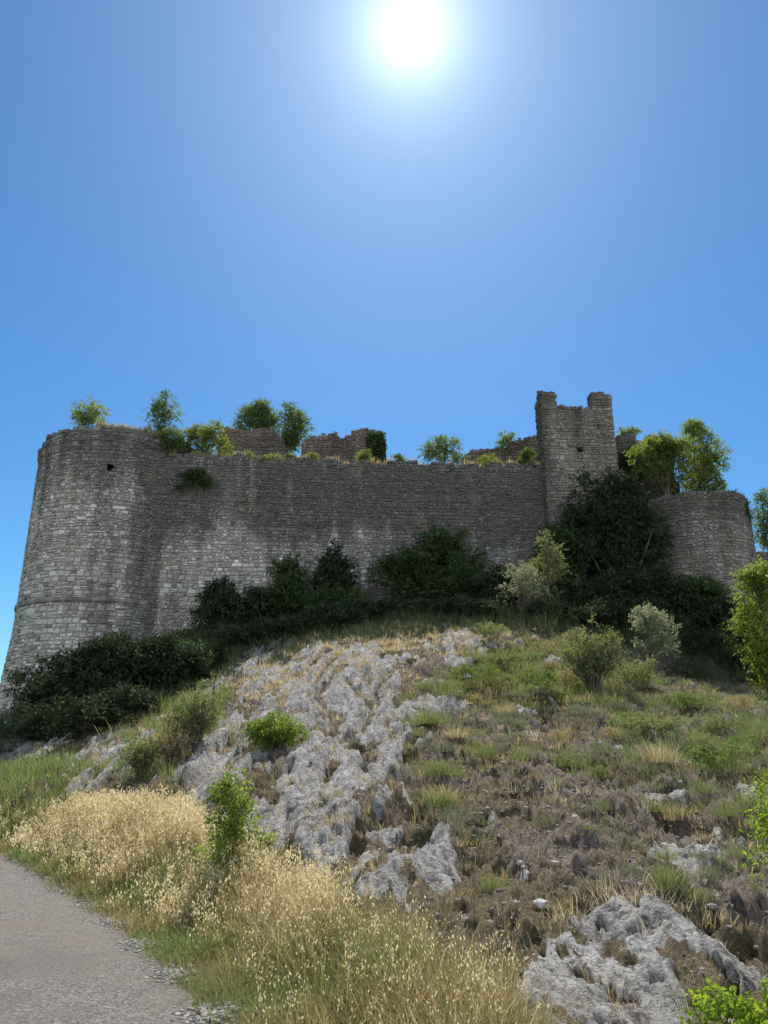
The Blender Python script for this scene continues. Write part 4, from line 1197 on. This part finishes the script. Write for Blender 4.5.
# verge: short mixed growth, then ripe wild oats
vt = np.clip(0.50 + 0.42 * fbm(flatX * 0.8, flatY * 0.8, 57, 3) + 0.15 * sstep(1.6, 0.2, frsd), 0, 1)
nearroad = sstep(0.0, 0.9, frsd)
vg = [tufts(z_verge * (0.35 + 0.65 * nearroad) * (fr < 26), 13000, 8, (0.05, 0.15), vt, 0.14, 0.06, rg, 0.0028, 1.8),
      tufts(z_verge * sstep(0.5, 1.3, frsd), 4600, 9, (0.14, 0.34), vt - 0.08, 0.16, 0.08, rg, 0.0028, 1.6)]
build_grass('verge_grass', 'mixed brown and green grass on the road verge', vg, M_GRASS)
def oats(n, r):
    sdv = np.where(z_verge > 0.3, 1.0, 0)
    cl = sstep(-0.2, 0.3, fbm(flatX * 1.3, flatY * 1.3, 67, 4, 0.6))
    far = 0.75 + 0.8 * sstep(6.0, 9.0, flatY)
    edge = 0.12 * sstep(0.3, 0.6, frsd) + 0.88 * sstep(0.7, 2.1, frsd + 0.3 * pn(flatX * 1.2, flatY * 1.2, 68))
    i, P = pick(sdv * edge * (0.25 + 0.75 * cl) * far * (1 - 0.85 * z_leftgreen) * (1 - 0.4 * sstep(300, 420, fpx)) * (1 - 0.35 * sstep(890, 950, fpy)), n, r)
    d = fr[i]
    H_ = r.uniform(0.18, 0.52, n)
    lean = np.column_stack([r.normal(size=(n, 2)) * 0.24 + np.array([0.08, -0.05]), np.zeros(n)])
    W_ = np.maximum(0.0028, d * 0.00042)
    V, Q, T, tone = blades(P, H_, W_, lean, np.clip(r.normal(size=n) * 0.15 + 0.25, 0, 1), r)
    out = [(V, Q, T, tone)]
    # drooping spikelets round the upper stalk
    k = 17
    t_ = r.uniform(0.35, 1.02, (n, k))
    ln = lean * H_[:, None]
    c = P[:, None, :] + np.array([0, 0, 1.0]) * (H_[:, None, None] * t_[..., None] * 0.96) + ln[:, None, :] * (t_[..., None] ** 1.8)
    rr_ = 0.075 * (1.15 - t_) * r.uniform(0.3, 1.3, (n, k)) + 0.008
    a = r.uniform(0, 2 * np.pi, (n, k))
    c = c + np.stack([np.cos(a) * rr_, np.sin(a) * rr_, np.zeros((n, k))], -1)
    dn = unit(r.normal(size=(n, k, 3)) * 0.35 + np.array([0, 0, -1.0]))
    sd_ = unit(np.cross(dn, r.normal(size=(n, k, 3))))
    ls = r.uniform(0.019, 0.034, (n, k, 1)) * np.clip(d[:, None, None] / 8.0, 0.5, 3.0) ** 0.6
    ws = ls * 0.22
    v0, v2 = c, c + dn * ls
    v1, v3 = c + dn * ls * 0.4 + sd_ * ws, c + dn * ls * 0.4 - sd_ * ws
    VV = np.stack([v0, v1, v2, v3], 2).reshape(-1, 3)
    QQ = np.arange(n * k * 4).reshape(-1, 4)
    tn = np.repeat(np.clip(0.7 + r.normal(size=n * k) * 0.22, 0, 1), 4)
    out.append((VV, QQ, np.zeros((0, 3), int), tn))
    return out
build_grass('wild_oats', 'pale ripe wild oats swaying along the road verge', oats(4000, rg), M_OAT)

# a fringe of dry grass along the wall tops
def fringe(n, r):
    P, tn = [], []
    for _ in range(n):
        if r.random() < 0.72:
            u = r.uniform(1.5, clen)
            q = cmap(u, float(cw_top(np.array([u]))[0]) - 0.02, -r.uniform(0.0, 0.5))
            dens = float(pn(np.array(u * 0.5), np.array(0.0), 5))
            if dens < -0.15: continue
        else:
            u = r.uniform(-0.2, 3.4)
            q = tmap(u, float(tw_top(np.array([u]))[0]) - 0.02, -r.uniform(0.0, 0.5))
        P.append(q)
    P = np.array(P); N = len(P)
    return blades(P, r.uniform(0.15, 0.5, N), r.uniform(0.03, 0.055, N), np.column_stack([r.normal(size=(N, 2)) * 0.3, np.zeros(N)]), np.clip(r.normal(size=N) * 0.22 + 0.32, 0, 1), r)
build_grass('wall_top_grass', 'dry grass fringe growing along the castle wall tops', [fringe(2600, rg)], M_GRASS)

# ------------------------------------------------------------------ loose stones
def pebble(r, s):
    import bmesh
    bm = bmesh.new()
    bmesh.ops.create_icosphere(bm, subdivisions=1, radius=1.0)
    sc = np.array([r.uniform(.7, 1.3), r.uniform(.6, 1.1), r.uniform(.45, .8)]) * s
    V = np.array([v.co[:] for v in bm.verts]) * sc * r.uniform(0.8, 1.12, (len(bm.verts), 1))
    T = np.array([[v.index for v in f.verts] for f in bm.faces])
    bm.free()
    return V, T
def rubble_mat(name, a, c):
    m, t, out = new_mat(name); b = NB(t)
    col = b.mix(b.attr('rnd'), a, c)
    col = b.mix(0.6, col, b.ramp(b.noise(b.pos(), 40.0, 4, 0.7), [(0.3, 0.6), (0.7, 1.2)]), 'MULTIPLY')
    pr = b.n('ShaderNodeBsdfPrincipled'); pr.inputs['Roughness'].default_value = 0.95
    b.l(col, pr.inputs['Base Color']); b.l(pr.outputs[0], out.inputs[0]); return m
M_RUB = rubble_mat('loose_limestone', (0.24, 0.20, 0.17), (0.58, 0.55, 0.52))
M_GRAV = rubble_mat('roadside_gravel', (0.12, 0.11, 0.10), (0.42, 0.39, 0.36))
M_CLOD = rubble_mat('clods_and_stones', (0.07, 0.055, 0.045), (0.36, 0.31, 0.27))
rs = np.random.default_rng(5)
protos = [pebble(rs, 1.0) for _ in range(12)]
def scatter(name, label, weight, n, size, mat, kind='stuff'):
    i, P = pick(weight, n, rs)
    mb = MB()
    for q, j in zip(P, i):
        V, T = protos[rs.integers(12)]
        a = rs.uniform(0, 6.28); ca, sa = math.cos(a), math.sin(a)
        W_ = V * (rs.uniform(*size) * rs.choice([.6, .8, 1, 1.5]))
        W_ = np.column_stack([W_[:, 0] * ca - W_[:, 1] * sa, W_[:, 0] * sa + W_[:, 1] * ca, W_[:, 2]])
        mb.add(W_ + q + np.array([0, 0, 0.008 if mat is M_CLOD else 0.034]), None, T, rs.random())
    return tag(link(name, mb.mesh(name), mat), label, 'rubble', kind=kind)
scatter('rubble', 'small clods and stones littering the bare brown slope', hill * (1 - shade) / (0.3 + fr / 12), 15000, (0.008, 0.030), M_CLOD)
# gravel along the road's edge
gp = np.where((frsd > -0.3) & (frsd < 0.45) & (fr < 22), np.exp(-((frsd - 0.02) / 0.14) ** 2), 0)
_keep = base_ok.copy()
base_ok = (fpx > -60) & (fpx < 400) & (fr > 3.0) & (fr < 22)
scatter('gravel', 'loose pale gravel along the edge of the road', gp, 5200, (0.006, 0.016), M_GRAV)
base_ok = _keep
# single stones big enough to point at
stone_protos = []
for k in range(5):
    V, T = pebble(rs, 0.16)
    me_ = fast_mesh('stone', V, None, T, {'rnd': np.full(len(V), rs.uniform(.5, 1.0))})
    me_.materials.append(M_RUB)
    stone_protos.append(me_)
STN = [(655, 800), (520, 862), (540, 905), (665, 845), (600, 742), (486, 792), (706, 850), (640, 870), (575, 815), (690, 762), (455, 815), (620, 905)]
for k, (a, b_) in enumerate(STN):
    q = hit(a, b_)
    o = bpy.data.objects.new('stone', stone_protos[k % 5])
    COL.objects.link(o)
    o.location = (q[0], q[1], ground(q[0], q[1]) - 0.01)
    o.rotation_euler = (rs.uniform(-.3, .3), rs.uniform(-.3, .3), rs.uniform(0, 6.28))
    s = rs.uniform(0.3, 0.6) * (q[1] / 11) ** 0.5
    o.scale = (s, s, s)
    tag(o, 'pale loose stone lying on the bare brown slope', 'stone', 'loose stones on the slope')

# grass tufts one can count on the sunny slope, and low shrubs filling the shaded strip below the walls
def tuft_mesh(seed, nb, spread, hr, tone, dist):
    r = np.random.default_rng(seed)
    sp = r.normal(size=(nb, 2)) * spread
    B = np.column_stack([sp, np.full(nb, -0.02)])
    lean = np.column_stack([sp / spread * 0.30 + r.normal(size=(nb, 2)) * 0.30, np.zeros(nb)])
    V, Q, T, tn = blades(B, r.uniform(hr[0], hr[1], nb), np.full(nb, 0.0075) * r.uniform(.6, 1.4, nb), lean, np.clip(tone + r.normal(size=nb) * 0.12, 0, 1), r)
    return fast_mesh('grass_tuft', V, Q, T, {'rnd': tn})
KT = [('dense green grass tuft growing on the sunny hillside', 0.80, M_GRASS, 'green grass tufts on the hillside'),
      ('pale straw-dry grass tuft growing on the sunny hillside', 0.22, M_GRASS, 'dry grass tufts on the hillside'),
      ('grey-green herb tuft growing on the sunny hillside', 0.5, M_SAGETUFT, 'grey-green tufts on the hillside')]
rt = np.random.default_rng(77)
tz_poly = [(400, 700), (470, 660), (600, 690), (768, 700), (768, 900), (600, 900), (480, 910), (420, 830)]
cnt = 0
proto = {}
while cnt < 120:
    a_, b2 = rt.uniform(390, 768), rt.uniform(650, 930)
    if poly_sd(np.array([a_]), np.array([b2]), tz_poly)[0] > 0: continue
    if rt.random() < 0.75 * (b2 > 770) * (1 - 0.5 * (a_ > 650)): continue
    q = hit(a_, b2)
    k = int(rt.choice(3, p=[0.46, 0.1, 0.44])); v = int(rt.integers(3))
    if (k, v) not in proto:
        me_ = tuft_mesh(200 + k * 5 + v, 260, 0.13, (0.12, 0.44) if k < 2 else (0.10, 0.32), KT[k][1], 12)
        me_.materials.append(KT[k][2]); proto[(k, v)] = me_
    o = bpy.data.objects.new('grass_tuft', proto[(k, v)])
    COL.objects.link(o)
    o.location = (q[0], q[1], ground(q[0], q[1]))
    o.rotation_euler = (0, 0, rt.uniform(0, 6.28))
    sc_ = rt.choice([0.35, 0.5, 0.7, 1.0, 1.2]) * rt.uniform(0.85, 1.15) * (0.4 + q[1] / 30) * (0.6 if q[1] < 9.5 else 1.0)
    o.scale = (sc_ * rt.uniform(.9, 1.5), sc_, sc_ * rt.uniform(.7, 1.1))
    tag(o, KT[k][0], 'grass tuft', KT[k][3])
    cnt += 1
g_low = 'low undergrowth shrubs in the castle shade'
lows = []
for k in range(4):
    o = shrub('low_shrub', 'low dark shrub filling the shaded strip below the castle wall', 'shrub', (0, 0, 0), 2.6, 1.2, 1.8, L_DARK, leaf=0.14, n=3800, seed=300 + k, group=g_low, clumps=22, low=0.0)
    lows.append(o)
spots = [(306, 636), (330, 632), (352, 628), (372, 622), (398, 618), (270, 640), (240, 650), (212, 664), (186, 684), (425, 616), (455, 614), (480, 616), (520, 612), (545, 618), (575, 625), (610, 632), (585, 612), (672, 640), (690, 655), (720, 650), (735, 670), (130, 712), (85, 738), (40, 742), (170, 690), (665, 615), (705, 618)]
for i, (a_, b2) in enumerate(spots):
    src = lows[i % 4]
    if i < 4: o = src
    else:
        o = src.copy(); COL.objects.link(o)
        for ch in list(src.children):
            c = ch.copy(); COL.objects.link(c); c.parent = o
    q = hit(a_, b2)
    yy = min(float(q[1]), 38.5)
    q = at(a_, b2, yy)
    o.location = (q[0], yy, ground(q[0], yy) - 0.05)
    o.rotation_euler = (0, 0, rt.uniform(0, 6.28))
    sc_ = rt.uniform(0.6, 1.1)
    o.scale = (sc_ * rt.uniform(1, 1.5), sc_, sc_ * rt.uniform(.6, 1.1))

g_scrub = 'scrubby bushes on the upper right slope'
scr = []
for k in range(4):
    o = shrub('scrub_bush', 'small scrubby grey-green bush on the sunny upper right slope', 'bush', (0, 0, 0), 1.5, 1.0, 1.3, (L_SAGE, L_MID, L_SAGE, L_DRY)[k], leaf=0.065, n=2200, seed=400 + k, style='spray' if k % 2 == 0 else 'bush', group=g_scrub, clumps=18, slim=0.5, rough=1.0)
    scr.append(o)
spots = [(505, 668), (540, 700), (628, 722), (566, 690), (656, 742), (690, 716), (716, 734), (742, 716), (700, 756), (745, 752), (672, 704), (612, 742), (520, 730), (478, 690), (640, 690), (560, 748), (600, 776), (725, 775), (490, 640), (572, 644)]
for i, (a_, b2) in enumerate(spots):
    src = scr[i % 4]
    if i < 4: o = src
    else:
        o = src.copy(); COL.objects.link(o)
        for ch in list(src.children):
            c = ch.copy(); COL.objects.link(c); c.parent = o
    q = hit(a_, b2)
    o.location = (q[0], q[1], ground(q[0], q[1]) - 0.03)
    o.rotation_euler = (0, 0, rt.uniform(0, 6.28))
    sc_ = rt.choice([0.4, 0.55, 0.75, 0.95]) * (0.35 + q[1] / 30)
    o.scale = (sc_ * rt.uniform(.9, 1.4), sc_, sc_ * rt.uniform(.7, 1.1))
